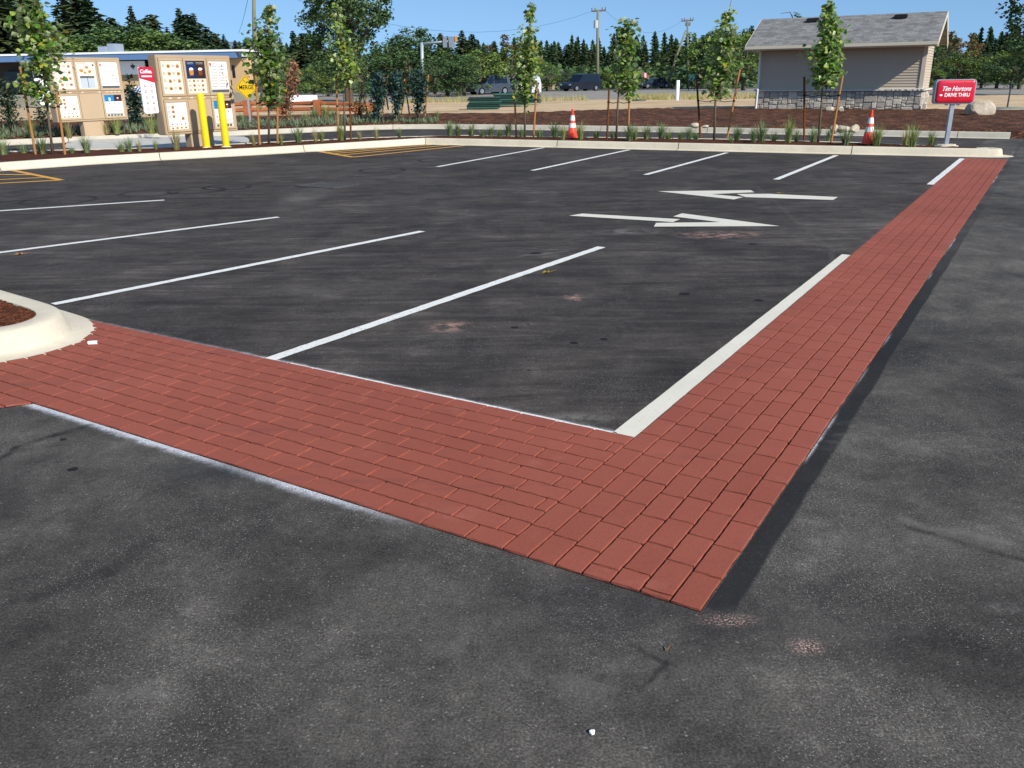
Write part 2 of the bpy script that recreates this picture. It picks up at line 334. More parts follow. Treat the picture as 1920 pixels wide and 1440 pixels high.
def brick(mbk, corners, rnd):
    # corners: convex polygon (2D) counter clockwise; jittered rim, bevel down to the joint
    n = len(corners); ring = []
    for i in range(n):
        a, b = corners[i], corners[(i + 1) % n]; L = (b - a).length; k = max(1, int(L / .03))
        for j in range(k): ring.append(a.lerp(b, j / k))
    c = sum(corners, Vector((0, 0))) / n
    def shr(p, d):
        o = c - p; L = max(o.length, 1e-6); q = p.copy()
        # shrink per axis of the brick so the joints stay even
        e1 = (corners[1] - corners[0]).normalized(); e2 = Vector((-e1.y, e1.x)); x = (p - c).dot(e1); y = (p - c).dot(e2)
        x -= math.copysign(min(abs(x), d), x) if abs(x) > 1e-4 else 0; y -= math.copysign(min(abs(y), d), y) if abs(y) > 1e-4 else 0
        return c + e1 * x + e2 * y
    m = len(ring); vs = []; z = .0112 + rnd.uniform(-.0006, .0006)
    for d, zz, jt in ((.0040, .0022, .0014), (.0048, z - .0014, .0020), (.0064, z, .0010)):
        for p in ring:
            q = shr(p, d + rnd.uniform(-jt, jt)); q.y += 0.0010 * math.sin(q.x * 7.1 + 1) + .0006 * math.sin(q.x * 23); q.x += 0.0010 * math.sin(q.y * 9.3) + .0006 * math.sin(q.y * 27); w_ = fr(q.x, q.y); vs.append((w_.x, w_.y, zz))
    fs = []
    for r_ in range(2):
        for i in range(m): fs.append((r_ * m + i, r_ * m + (i + 1) % m, (r_ + 1) * m + (i + 1) % m, (r_ + 1) * m + i))
    fs.append(tuple(range(2 * m, 3 * m))); mbk.add(vs, fs); tones.extend([rnd.random()] * len(fs))
def clip(poly, p, nrm):
    out = []
    for i in range(len(poly)):
        a, b = poly[i], poly[(i + 1) % len(poly)]; da, db = (a - p).dot(nrm), (b - p).dot(nrm)
        if da >= 0: out.append(a)
        if (da >= 0) != (db >= 0): out.append(a.lerp(b, da / (da - db)))
    return out
rb = random.Random(3); bm_ = MB(); ROW = A_W / 7; BL = .205
for r in range(7):                                      # long band
    a = -rb.choice([.0, .5]) * BL - (r % 2) * BL * .5 - rb.uniform(0, .03)
    a = -(r % 2) * BL * .62 - .05 * (r % 3)
    while a < A_LEN:
        a0, a1 = max(a, 0), min(a + BL, A_LEN)
        if a1 - a0 > .012: brick(bm_, [Vector((a0, r * ROW)), Vector((a1, r * ROW)), Vector((a1, (r + 1) * ROW)), Vector((a0, (r + 1) * ROW))], rb)
        a += BL
ROWB = B_W / 11
wp = fr(0, 0); e0 = gp(45, 762); e1 = gp(0, 768)
def tofr(v): d = v - P0; return Vector((d.dot(AD), d.dot(BD)))
E0 = Vector((0, B_NEAR)); wd = (tofr(e1) - tofr(e0)).normalized(); wn = Vector((wd.y, -wd.x))
if wn.x < 0: wn = -wn
for r in range(-30, 11):
    b = A_W - (r % 2) * BL * .55 - (.04 if r % 3 == 0 else 0)
    while b < 9.5:
        b0, b1 = max(b, A_W), b + BL
        if b1 - b0 > .012:
            poly = [Vector((r * ROWB, b0)), Vector(((r + 1) * ROWB, b0)), Vector(((r + 1) * ROWB, b1)), Vector((r * ROWB, b1))]
            if r < 0:
                if b1 > B_NEAR: poly = clip(poly, E0, wn)
                else: poly = []
            if len(poly) >= 3:
                ar = abs(sum(poly[i].x * poly[(i + 1) % len(poly)].y - poly[(i + 1) % len(poly)].x * poly[i].y for i in range(len(poly)))) / 2
                if ar > .0006: brick(bm_, poly, rb)
        b += BL
bo = struct(bm_.build('brick_crossing', M_BRICK))
at_ = bo.data.attributes.new('tone', 'FLOAT', 'FACE'); at_.data.foreach_set('value', tones)
mb = MB()
mb.add([(*fr(.002, .002).xy, .003), (*fr(A_LEN - .002, .002).xy, .003), (*fr(A_LEN - .002, A_W).xy, .003), (*fr(.002, A_W).xy, .003)], [(0, 1, 2, 3)])
far_b = 9.4; k_ = (far_b - B_NEAR) / wd.y
mb.add([(*fr(.002, A_W).xy, .0034), (*fr(B_W - .002, A_W).xy, .0034), (*fr(B_W - .002, far_b).xy, .0034), (*fr(wd.x * k_ + .002, far_b).xy, .0034), (*fr(.002, B_NEAR).xy, .0034)], [(0, 1, 2, 3, 4)])
struct(mb.build('brick_joint_bed', M_JOINT))

# ------------------------------------------------------------------ painted markings
def paint_material(name, c, wear=.62, c2=None):
    s = NT(name, .55, .35); P = s.pos('World'); n = s.noise(P, 60, 4, .75); n2 = s.noise(P, 3, 4, .6)
    col = s.ramp(n2, (.3, sc(c, .88)), (.7, c))
    col = s.mix(s.math('MULTIPLY', s.rng(s.math('ADD', n, s.math('MULTIPLY', n2, .2)), wear + .10, wear + .2), .8), col, (.12, .12, .12, 1))
    return s.done(col, s.bump(s.noise(P, 180, 2), .3, .003))
M_WHITE = paint_material('white_paint', (.82, .79, .72, 1), .56); M_CREAM = paint_material('cream_paint', (.74, .685, .555, 1), .60)
M_YEL = paint_material('yellow_paint', (.70, .34, .035, 1))
def strip(p, q, wd_, m, name='stall_line', jag=True):
    p = Vector(p[:2]); q = Vector(q[:2]); d = (q - p); L = d.length; d.normalize(); n_ = Vector((-d.y, d.x)); k = max(2, int(L / .06)); vs = []; fs = []
    for i in range(k + 1):
        c_ = p + d * L * i / k
        for sgn in (-1, 1):
            e = c_ + n_ * sgn * (wd_ / 2 + random.uniform(-.0035, .0035)); vs.append((e.x, e.y, .0042))
    for i in range(k): fs.append((2 * i, 2 * i + 2, 2 * i + 3, 2 * i + 1))
    b = MB().add(vs, fs); return b
def line(p, q, wd_, m, name='stall_line'): 
    b = strip(p, q, wd_, m); b.f = [f[::-1] for f in b.f] if False else b.f
    return struct(b.build(name, m))
stalls = [((490, 680), (1128, 463.5)), ((100, 571), (792, 434)), ((-330, 516), (522, 407.5)), ((-400, 422), (308, 375.5)),
          ((820, 313), (1020, 277)), ((998, 320), (1180, 281)), ((1210, 328), (1363, 286.5)), ((1455, 337), (1568, 291.5))]
for i, (a, b) in enumerate(stalls): line(gp(*a), gp(*b), .092 if i < 4 else .10, M_WHITE)
tb = MB(); nk = 60
for i in range(nk + 1):
    a_ = B_W + .012 + 4.97 * i / nk; w1 = .118 - .036 * i / nk; tb.v += [(*fr(a_, A_W + .004 + random.uniform(-.001, .001)).xy, .0042), (*fr(a_, A_W + w1 + random.uniform(-.0015, .0015)).xy, .0042)]
for i in range(nk): tb.f.append((2 * i, 2 * i + 2, 2 * i + 3, 2 * i + 1)); tb.mi.append(0)
struct(tb.build('stall_line', M_CREAM))
pa = tofr(gp(1757, 347)); line(fr(pa.x, A_W + .055), fr(A_LEN - .02, A_W + .05), .095, M_WHITE)
line(fr(B_W + .010, A_W + .1), fr(B_W + .010, 3.0), .024, M_WHITE, 'chalk_line')
def mark(px, m, name, z=.0042):
    pts = [Vector((*g2(*p), 0)) for p in px]; me = MB(); a = sum(pts[i].x * pts[(i + 1) % len(pts)].y - pts[(i + 1) % len(pts)].x * pts[i].y for i in range(len(pts)))
    if a < 0: pts = pts[::-1]
    me.add([(p.x, p.y, z) for p in pts], [tuple(range(len(pts)))]); return me
ar = mark([(1233, 359), (1408, 357), (1414, 361), (1334, 364.5), (1394, 370), (1376, 374.5)], M_CREAM, '')
ar2 = mark([(1381, 364.2), (1444, 364.0), (1571, 370), (1562, 375.5), (1398, 370.2)], M_CREAM, '', .0046); ar.add(ar2.v, ar2.f); struct(ar.build('direction_arrow', M_CREAM))
ar = mark([(1462, 424.5), (1279, 400.5), (1262, 406.5), (1350, 417), (1230, 418.5), (1226, 425.5)], M_CREAM, '')
ar2 = mark([(1067, 405), (1092, 401), (1275, 411.5), (1262, 417)], M_CREAM, '', .0046); ar.add(ar2.v, ar2.f); struct(ar.build('direction_arrow', M_CREAM))
def hatch(lines_, wd_):
    b = MB()
    for i, (p, q) in enumerate(lines_):
        t = strip(gp(*p), gp(*q), wd_, None); t.v = [(x, y, z + .0002 * i) for x, y, z in t.v]; b.add(t.v, t.f)
    return struct(b.build('hatched_marking', M_YEL))
hatch([((588, 282.5), (662, 295)), ((662, 295), (873, 273)), ((600, 284.5), (740, 273.5)), ((612, 286.5), (780, 272)), ((626, 288.5), (812, 271.5)), ((641, 291), (845, 272))], .13)
hatch([((10, 317), (115, 338)), ((-60, 347), (115, 338)), ((-60, 327), (62, 328)), ((-60, 340), (84, 333)), ((-60, 316.5), (12, 317.5))], .12)

# ------------------------------------------------------------------ kerbs
def concrete_material(name, c, k=1.0):
    s = NT(name, .85, .25); P = s.pos('World'); n1 = s.noise(P, 1.5, 5, .6); n2 = s.noise(P, 22, 5, .7); n3 = s.noise(P, 160, 2)
    f = s.math('ADD', s.math('MULTIPLY', n1, .6), s.math('MULTIPLY', n2, .4)); col = s.ramp(f, (.3, sc(c, .80)), (.55, c), (.72, sc(c, 1.08)))
    col = s.mix(s.math('MULTIPLY', s.rng(s.noise(P, 7, 4, .75), .64, .74), .35), col, sc(c, .5))
    rub = s.rng(s.noise(s.mapv(P, scale=(1, 1, 4)), 2.7, 5, .75), .57, .70); col = s.mix(s.math('MULTIPLY', rub, .30), col, sc(c, .45))
    pit = s.math('LESS_THAN', s.voro(P, 60), .11); col = s.mix(s.math('MULTIPLY', pit, .7), col, sc(c, .35))
    return s.done(col, s.bump(s.math('ADD', n2, n3), .25, .006))
M_CONC = concrete_material('kerb_concrete', (.63, .555, .42, 1)); M_CONC2 = concrete_material('far_kerb_concrete', (.50, .46, .37, 1))
def offset_path(path, closed=False):
    n = len(path); out = []
    for i in range(n):
        a = path[(i - 1) % n] if (closed or i > 0) else path[i]; b = path[(i + 1) % n] if (closed or i < n - 1) else path[i]
        d1 = (path[i] - a); d2 = (b - path[i]); d1 = d1.normalized() if d1.length > 1e-9 else d2.normalized(); d2 = d2.normalized() if d2.length > 1e-9 else d1
        n1 = Vector((-d1.y, d1.x)); n2 = Vector((-d2.y, d2.x)); m_ = (n1 + n2); m_.normalize(); out.append(m_ / max(.5, m_.dot(n1)))
    return out
def resample(path, step, closed=False):
    pts = [Vector(p) for p in path] + ([Vector(path[0])] if closed else []); out = [pts[0]]
    for a, b in zip(pts, pts[1:]):
        L = (b - a).length; k = max(1, round(L / step))
        for j in range(1, k + 1): out.append(a.lerp(b, j / k))
    return out[:-1] if closed else out
def chaikin(path, it=2, closed=False):
    for _ in range(it):
        o = []; n = len(path); r_ = range(n if closed else n - 1)
        if not closed: o.append(path[0])
        for i in r_:
            a, b = path[i], path[(i + 1) % n]; o += [a.lerp(b, .25), a.lerp(b, .75)]
        if not closed: o.append(path[-1])
        path = o
    return path
KERB = [(-.20, .004), (-.02, .012), (0, .02), (.022, .128), (.036, .146), (.055, .152), (.150, .152), (.165, .145), (.17, .05)]
def kerb(path, name, mat, prof=KERB, closed=False, inward=1, seg=3.0, z0=0.0):
    path = [Vector(p[:2]) for p in path]; nr = offset_path(path, closed); n = len(path); b = MB(); m_ = len(prof)
    acc = 0; groups = []; cur = [0]
    tot = n + 1 if closed else n
    for i in range(1, tot):
        acc += (path[i % n] - path[i - 1]).length; cur.append(i)
        if acc > seg and i < tot - 2: groups.append(cur); cur = [i]; acc = 0
    groups.append(cur)
    for gi, g in enumerate(groups):
        vs = []
        for j, i in enumerate(g):
            p = path[i % n].copy(); nn = nr[i % n] * inward
            if j == 0 and gi > 0: p = p.lerp(path[(i + 1) % n], min(1, .016 / (path[(i + 1) % n] - p).length))
            for o, z in prof: q = p + nn * o; vs.append((q.x, q.y, z + z0))
        fs = []
        for j in range(len(g) - 1):
            for k in range(m_ - 1):
                f = (j * m_ + k, (j + 1) * m_ + k, (j + 1) * m_ + k + 1, j * m_ + k + 1); fs.append(f if inward > 0 else f[::-1])
        b.add(vs, fs); e = (len(g) - 1) * m_
        if not closed and gi == 0: b.add(vs[1:m_], [tuple(range(m_ - 2, -1, -1))])
        if not closed and gi == len(groups) - 1: b.add(vs[e + 1:], [tuple(range(m_ - 1))])
    o = struct(b.build(name, mat, smooth=True)); 
    me = o.data; me.set_sharp_from_angle(angle=R_(50)); return o
# near island with a rounded nose at the left edge
mul = [gp(0, 561, .14), gp(31, 570, .14), gp(65, 581, .14), gp(74, 590, .14), gp(65, 599, .14), gp(39, 609, .14), gp(0, 617, .14)]
mulp = [v.xy for v in mul]
sd1 = (mulp[0] - mulp[1]).normalized(); sd2 = (mulp[-1] - mulp[-2]).normalized()
isl = [mulp[-1] + Vector((-2.2, -.95)), mulp[-1] + Vector((-.7, -.42))] + mulp[::-1] + [mulp[0] + Vector((-.8, .62)), mulp[0] + Vector((-2.6, 2.2))]
isl = chaikin([Vector(p) for p in isl], 3, True)
ISK = [(-.16, .13), (-.155, .146), (-.14, .152), (0, .150), (.035, .142), (.06, .118), (.085, .028), (.10, .018), (.31, .010), (.315, .004)]
# island path runs clockwise or not: compute sign
ar_ = sum(isl[i].x * isl[(i + 1) % len(isl)].y - isl[(i + 1) % len(isl)].x * isl[i].y for i in range(len(isl)))
inner = isl
sgn = -1 if ar_ > 0 else 1
ISK = [(-.02, .10), (-.012, .146), (0, .152), (.10, .150), (.130, .142), (.15, .118), (.175, .030), (.19, .018), (.335, .0105), (.34, .003)]
kerb(inner, 'kerb', M_CONC, ISK, True, sgn, 40)
def mulch_material(name, dark, light, sc_=48, b_=11):
    s = NT(name, .95, .15); P = s.pos('World'); n1 = s.noise(P, 2.2, 5, .65); ch = s.voro(s.mapv(P, scale=(1, 1.7, 1), rot=(0, 0, .6)), sc_, out='Color')
    sepc = s.n('ShaderNodeSeparateColor'); s.put(sepc.inputs[0], ch); f = s.math('ADD', s.math('MULTIPLY', sepc.outputs[0], .7), s.math('MULTIPLY', n1, .3))
    col = s.ramp(f, (.1, sc(dark, .6)), (.5, dark), (.85, light), (.97, sc(light, 2.0)))
    col = s.mix(1.0, col, s.ramp(s.noise(s.mapv(P, scale=(1, .6, 1)), 2.6, 6, .75), (.35, (.45, .45, .45, 1)), (.5, (.95, .95, .95, 1)), (.64, (1.7, 1.7, 1.7, 1))), 'MULTIPLY') if b_ < 8 else col
    big = s.math('GREATER_THAN', s.noise(P, b_, 3, .7), .67); col = s.mix(s.math('MULTIPLY', big, .6), col, sc(light, 2.3))
    return s.done(col, s.bump(s.math('ADD', sepc.outputs[1], s.noise(P, 9, 4, .7)), .9, .03))
M_MULCH = mulch_material('bark_mulch', (.070, .024, .012, 1), (.150, .052, .026, 1))
def bumpy_fill(poly, name, mat, z, amp, step=.12, kind='structure'):
    bm = bmesh.new(); vs = [bm.verts.new((p[0], p[1], z)) for p in poly]; bm.faces.new(vs); bmesh.ops.triangulate(bm, faces=bm.faces[:])
    for _ in range(4):
        ed = [e for e in bm.edges if e.calc_length() > step]
        if not ed: break
        bmesh.ops.subdivide_edges(bm, edges=ed, cuts=1); bmesh.ops.triangulate(bm, faces=[f for f in bm.faces if len(f.verts) > 3])
    bmesh.ops.recalc_face_normals(bm, faces=bm.faces[:])
    for v in bm.verts: v.co.z = z + random.uniform(-amp, amp)
    for f in bm.faces:
        if f.normal.z < 0: f.normal_flip()
    me = bpy.data.meshes.new(name); bm.to_mesh(me); bm.free(); me.materials.append(mat); o = bpy.data.objects.new(name, me); COL.objects.link(o); o['kind'] = kind; return o
bumpy_fill([tuple(p) for p in inner], 'mulch_bed', M_MULCH, .138, .012, .05)

# long planting island: front kerb, back kerb, mulch between
front = [gp(x, y).xy for x, y in [(-150, 329), (0, 320), (160, 308.5), (300, 300), (500, 289), (700, 276.5), (797, 270.3)]]
front2 = [gp(x, y).xy for x, y in [(797, 270.3), (900, 272.5), (1200, 279.5), (1500, 286.5), (1800, 293), (1850, 294)]]
nose = [gp(1872, 292).xy, gp(1876, 288).xy, gp(1862, 284).xy]
front = [gp(-500, 352).xy] + front
corner = front[:-1] + front2
FP = resample(front, 1.0)[:-1] + resample(front2 , 1.0) 
back_px = [(1800, 275.5), (1650, 267.5), (1400, 260.5), (1200, 257.5), (1000, 255), (870, 253), (700, 257), (500, 266), (300, 276), (0, 283), (-300, 287), (-700, 291)]
BP = [gp(x, y, .15).xy for x, y in back_px]
nosep = chaikin([front2[-1], front2[-1] + Vector((.30, -.06)), front2[-1] + Vector((.42, .22)), front2[-1] + Vector((.22, .62)), BP[0] + Vector((.32, -.25)), BP[0]], 2)
loop = FP + nosep[1:-1] + resample(BP, 1.0)
kerb(loop, 'kerb', M_CONC, KERB, False, 1, 3.0)
fo = offset_path(loop); bed = [tuple(p + o_ * .14) for p, o_ in zip(loop, fo)]
# mulch as strips between the two kerbs
def loft(rows, name, mat, amp=0.0, sub=1, kind='structure', smooth=False):
    b = MB(); n = len(rows[0])
    for r in rows:
        for p in r: b.v.append((p[0], p[1], p[2] + (random.uniform(-amp, amp) if amp else 0)))
    for i in range(len(rows) - 1):
        for j in range(n - 1): b.f.append((i * n + j, i * n + j + 1, (i + 1) * n + j + 1, (i + 1) * n + j)); b.mi.append(0)
    o = b.build(name, mat, smooth=smooth); o['kind'] = kind; return o
def even(path, n):
    path = [Vector(p) for p in path]; L = [0]
    for a, b in zip(path, path[1:]): L.append(L[-1] + (b - a).length)
    out = []
    for i in range(n):
        t = L[-1] * i / (n - 1); k = max(0, min(len(L) - 2, next((q for q in range(len(L) - 1) if L[q + 1] >= t), len(L) - 2)))
        out.append(path[k].lerp(path[k + 1], (t - L[k]) / max(1e-9, L[k + 1] - L[k])))
    return out
def between(fp, bp, n, m_, zf, name, mat, amp):
    A = even(fp, n); B = even(bp, n); rows = []
    for i in range(m_ + 1):
        t = i / m_; rows.append([(a.x + (b.x - a.x) * t, a.y + (b.y - a.y) * t, zf(t)) for a, b in zip(A, B)])
    return loft(rows, name, mat, amp)
iF = [p + o_ * .13 for p, o_ in zip(loop[:len(FP)], fo)]
BPr = resample(BP, 1.0); iB = [p + o_ * .13 for p, o_ in zip(loop[-len(BPr):], fo[-len(BPr):])][::-1]
ci = min(range(len(FP)), key=lambda i: (FP[i] - front2[0]).length); cb = min(range(len(iB)), key=lambda i: (iB[i] - BP[5]).length)
between(iF[:ci + 1], iB[:cb + 1], 90, 12, lambda t: .132 + .03 * math.sin(math.pi * t), 'mulch_bed', M_MULCH, .012)
between(iF[ci:] , iB[cb:], 120, 16, lambda t: .132 + .03 * math.sin(math.pi * t), 'mulch_bed', M_MULCH, .012)
bumpy_fill([tuple(p) for p in ([iF[-1]] + [q + o_ * .13 for q, o_ in zip(loop[len(FP):-len(BPr)], fo[len(FP):-len(BPr)])] + [iB[-1]])], 'mulch_bed', M_MULCH, .134, .004, .1)

# far kerb and the bank behind it
far_px = [(-900, 300), (-500, 292), (-200, 283), (0, 273), (110, 268), (240, 262), (430, 255), (560, 249), (720, 242), (860, 241.5), (1040, 244), (1280, 248), (1640, 255), (1893, 260)]
FK = chaikin([gp(x, y).xy for x, y in far_px], 2); FK = resample(FK, .8)
kerb(FK, 'kerb', M_CONC2, KERB, False, 1, 3.0)
mt_px = [(-900, 262), (-500, 250), (-200, 240), (0, 228), (230, 222), (500, 218), (720, 214), (960, 213), (1060, 209), (1200, 204), (1500, 203), (1720, 205), (1900, 207), (2200, 211), (2700, 220)]
FK2 = [p + o_ * .13 for p, o_ in zip(FK, offset_path(FK))] + [gp(1925, 259, .02).xy, gp(2200, 266, .02).xy, gp(2700, 280, .02).xy]
MT = [gp(x, y, .33).xy for x, y in mt_px]
M_MULCH2 = mulch_material('bank_mulch', (.075, .031, .016, 1), (.175, .080, .043, 1), 16, 5)
def zbank(t): return -.02 if t == 0 else .135 + (.30 - .0) * math.sin(t * math.pi / 2) ** 1.0 * .66 + .02
between(FK2, MT, 260, 22, zbank, 'mulch_bank', M_MULCH2, .018)
def sand_material():
    s = NT('sandy_ground', .95, .15); P = s.pos('World'); n1 = s.noise(s.mapv(P, scale=(.4, 1, 1)), .5, 5, .6); n2 = s.noise(P, 12, 4, .7)
    col = s.ramp(s.math('ADD', s.math('MULTIPLY', n1, .7), s.math('MULTIPLY', n2, .3)), (.32, (.36, .25, .14, 1)), (.55, (.58, .42, .25, 1)), (.7, (.66, .51, .33, 1)))
    return s.done(col, s.bump(n2, .6, .05))
M_SAND = sand_material()
sy = [(-900, 200), (-500, 196), (-200, 192), (0, 194), (230, 193), (500, 191), (720, 196), (860, 190), (1060, 186), (1200, 184), (1500, 183), (1720, 183.5), (1900, 184), (2200, 183), (2700, 182)]
ST = [at(x, y, 62 if x < 1500 else 60).xy for x, y in sy]
MT2 = [gp(x, y + .6, .33).xy for x, y in mt_px]
between(MT2, ST, 120, 14, lambda t: .325 - .15 * t, 'sandy_ground', M_SAND, .02)
def gravel_material(name, a, b, sc_=.6):
    s = NT(name, .92, .2); P = s.pos('World'); n1 = s.noise(s.mapv(P, scale=(1, .35, 1)), sc_, 6, .7); n2 = s.noise(P, 5, 4, .7)
    return s.done(s.ramp(s.math('ADD', s.math('MULTIPLY', n1, .6), s.math('MULTIPLY', n2, .4)), (.34, a), (.66, b)), s.bump(n2, .5, .05))
M_GRAV = gravel_material('gravel_shoulder', (.20, .18, .15, 1), (.33, .305, .265, 1))
RD = [Vector((x, 104 + .02 * x)) for x in (-140, 140)]
between(ST, [Vector((-150, 106)), Vector((150, 108))], 60, 10, lambda t: .17 - .02 * t, 'gravel_shoulder', M_GRAV, .02)
M_ROAD = gravel_material('highway_asphalt', (.075, .074, .072, 1), (.12, .118, .112, 1))
mb = MB(); mb.add([(-400, 104, .10), (400, 104, .10), (400, 122, .10), (-400, 122, .10)], [(0, 1, 2, 3)]); struct(mb.build('road', M_ROAD))
def grass_ground_material():
    s = NT('rough_grass_ground', .95, .1); P = s.pos('World'); n1 = s.noise(P, .05, 5, .65); n2 = s.noise(P, 1.2, 4, .7)
    return s.done(s.ramp(s.math('ADD', s.math('MULTIPLY', n1, .5), s.math('MULTIPLY', n2, .5)), (.35, (.045, .055, .02, 1)), (.6, (.14, .12, .06, 1)), (.75, (.24, .19, .10, 1))))
mb = MB(); mb.add([(-3500, -200, -.03), (3500, -200, -.03), (3500, 6000, -.03), (-3500, 6000, -.03)], [(0, 1, 2, 3)]); struct(mb.build('ground', grass_ground_material()))
# hill far behind, blue haze put into its colour
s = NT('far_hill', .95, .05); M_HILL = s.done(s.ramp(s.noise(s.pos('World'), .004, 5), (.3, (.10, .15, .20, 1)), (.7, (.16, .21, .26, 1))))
rows = []
for i in range(9):
    t = i / 8; r = []
    for j in range(61):
        X = -1900 + j * 60; hgt = 118 * math.exp(-((X + 1130) / 420) ** 2) + 30
        r.append((X, 3400 + 700 * t, hgt * math.sin(t * math.pi) * (1 + .12 * math.sin(X * .013 + i)) - 3))
    rows.append(r)
loft(rows, 'hills', M_HILL, 4, smooth=True)
# concrete order pad in the lane
pad = [Vector(gp(x, y, .02).xy) for x, y in [(118, 284), (128, 264), (240, 257), (455, 256.5), (468, 262), (466, 269), (440, 273), (350, 277.5), (240, 281)]]
M_PAD = concrete_material('pad_concrete', (.50, .48, .43, 1)); mb = MB().prism([tuple(p) for p in chaikin(pad, 1, True)], .002, .05); struct(mb.build('concrete_pad', M_PAD))
# ================================================================== OBJECTS
Z = Vector((0, 0, 1))
LAND = [(70, 'first staked tree'), (170, 'left menu board'), (400, 'two yellow bollards'), (505, 'second staked tree'), (647, 'third staked tree'),
        (790, 'cantilever mast'), (985, 'fourth staked tree'), (1073, 'left orange cone'), (1156, 'fifth staked tree'), (1270, 'white marker post'), (1340, 'sixth staked tree'),
        (1440, 'left end of the small building'), (1540, 'seventh staked tree'), (1627, 'right orange cone'), (1773, 'red sign')]
_cnt = {}
ORD = ['nearest', 'second', 'third', 'fourth', 'fifth', 'sixth', 'seventh', 'eighth', 'ninth', 'tenth', 'eleventh', 'twelfth', 'thirteenth', 'fourteenth', 'fifteenth']
class Where:                                            # collects places, then words them in order of distance from a landmark
    def __init__(s, prefix, verb): s.prefix = prefix; s.verb = verb; s.items = []
    def add(s, o, px, look):
        l = min(LAND, key=lambda q: abs(q[0] - px)); s.items.append((o, px, look, l))
    def finish(s):
        buck = {}
        for it in s.items: buck.setdefault((it[3][0], it[1] >= it[3][0]), []).append(it)
        for (lx, right), its in buck.items():
            its.sort(key=lambda q: abs(q[1] - lx))
            for i, (o, px, look, l) in enumerate(its):
                n_ = '' if len(its) == 1 else ORD[min(i, 14)] + ' '
                o['label'] = f"{look}, {n_}{s.verb} {'right' if right else 'left'} of the {l[1]}".replace('nearest to the', 'nearest on the')

# ---- staked young trees
LM_TREE = leafmat('linden_leaf', '#2b4417', '#66902f', '#b4c188', 3.0, .3, .42)
LM_TREE2 = leafmat('linden_leaf_pale', '#4c6626', '#a9b952', '#d9dfae', 3.0, .3, .42)
LM_YEL = leafmat('yellow_leaf', '#8a7a14', '#c9b32a', '#c9bd6a', 3, .35)
M_BARK = simple('young_bark', '#6b5b49', .85, .2, .3, 14, .4)
M_STAKE = simple('stake_wood', '#a97543', .8, .25, .22, 9, .3); M_STAKED = simple('stake_wood_dark', '#6a3f22', .85, .2, .25, 9, .3)
M_STRAP = simple('black_strap', '#15161a', .6, .3)
def leaf(b, p, size, rnd, droop=.5, m=0):
    # folded two-blade leaf with a point, hanging outwards
    az = rnd.uniform(0, 2 * math.pi); d = Vector((math.cos(az), math.sin(az), rnd.uniform(-1.2, .35) * droop)).normalized()
    sidev = d.cross(Z); sidev = sidev.normalized() if sidev.length > .01 else Vector((1, 0, 0)); nv = sidev.cross(d)
    roll_ = rnd.gauss(0, .7); sidev = (sidev * math.cos(roll_) + nv * math.sin(roll_)); nv = sidev.cross(d)
    wd_ = size * .43; c = p + d * size * .42
    vs = [p, c + sidev * wd_ + nv * wd_ * .25 - d * size * .08, p + d * size, c - sidev * wd_ + nv * wd_ * .25 - d * size * .08, p + d * size * .75 + sidev * wd_ * .6, p + d * size * .75 - sidev * wd_ * .6]
    b.add(vs, [(0, 1, 4, 2), (0, 2, 5, 3)], m)
def crown_px(prof, Yp, nl, size, rnd, mats, yfrac=.02, holes=.35, trunk=None, root=None):
    # prof: list of (y, x0, x1) photo rows; the crown is a body of revolution-like volume round those widths
    b = MB(); br = MB(); seeds = []
    H_ = [prof[i + 1][0] - prof[i][0] for i in range(len(prof) - 1)]
    A_ = [h * ((prof[i][2] - prof[i][1]) + (prof[i + 1][2] - prof[i + 1][1])) / 2 for i, h in enumerate(H_)]
    def pick():
        r_ = rnd.uniform(0, sum(A_)); i = 0
        while i < len(A_) - 1 and r_ > A_[i]: r_ -= A_[i]; i += 1
        t = rnd.random(); y = prof[i][0] + H_[i] * t; x0 = prof[i][1] * (1 - t) + prof[i + 1][1] * t; x1 = prof[i][2] * (1 - t) + prof[i + 1][2] * t
        return y, x0, x1
    ncl = max(10, nl // 14); cl = []
    for _ in range(ncl):
        y, x0, x1 = pick(); cx = (x0 + x1) / 2; hw = (x1 - x0) / 2; a = rnd.uniform(0, 2 * math.pi); r_ = math.sqrt(rnd.random()) * .84
        w_ = at(cx + hw * r_ * math.cos(a), y, Yp); k = (at(cx + hw, y, Yp) - at(cx, y, Yp)).length
        c = w_ + Vector((0, k * r_ * math.sin(a), 0)); axis = at(cx, y + 6, Yp); cl.append((c, axis, k))
        br.tube([axis - Z * min(.12, k), axis.lerp(c, .5) - Z * .02, c], [.008, .005, .003], 4)
    for c, axis, k in cl:
        for _ in range(int(nl / ncl)):
            t = rnd.uniform(.15, 1.1); p = axis.lerp(c, t) + Vector((rnd.gauss(0, 1), rnd.gauss(0, 1), rnd.gauss(0, 1))) * min(.10, .25 * k + .03)
            m_ = 0; rr = rnd.random()
            if yfrac > rr: m_ = 2
            elif rr < .35: m_ = 1
            leaf(b, p, size * rnd.uniform(.6, 1.2), rnd, .9, m_)
    return b, br
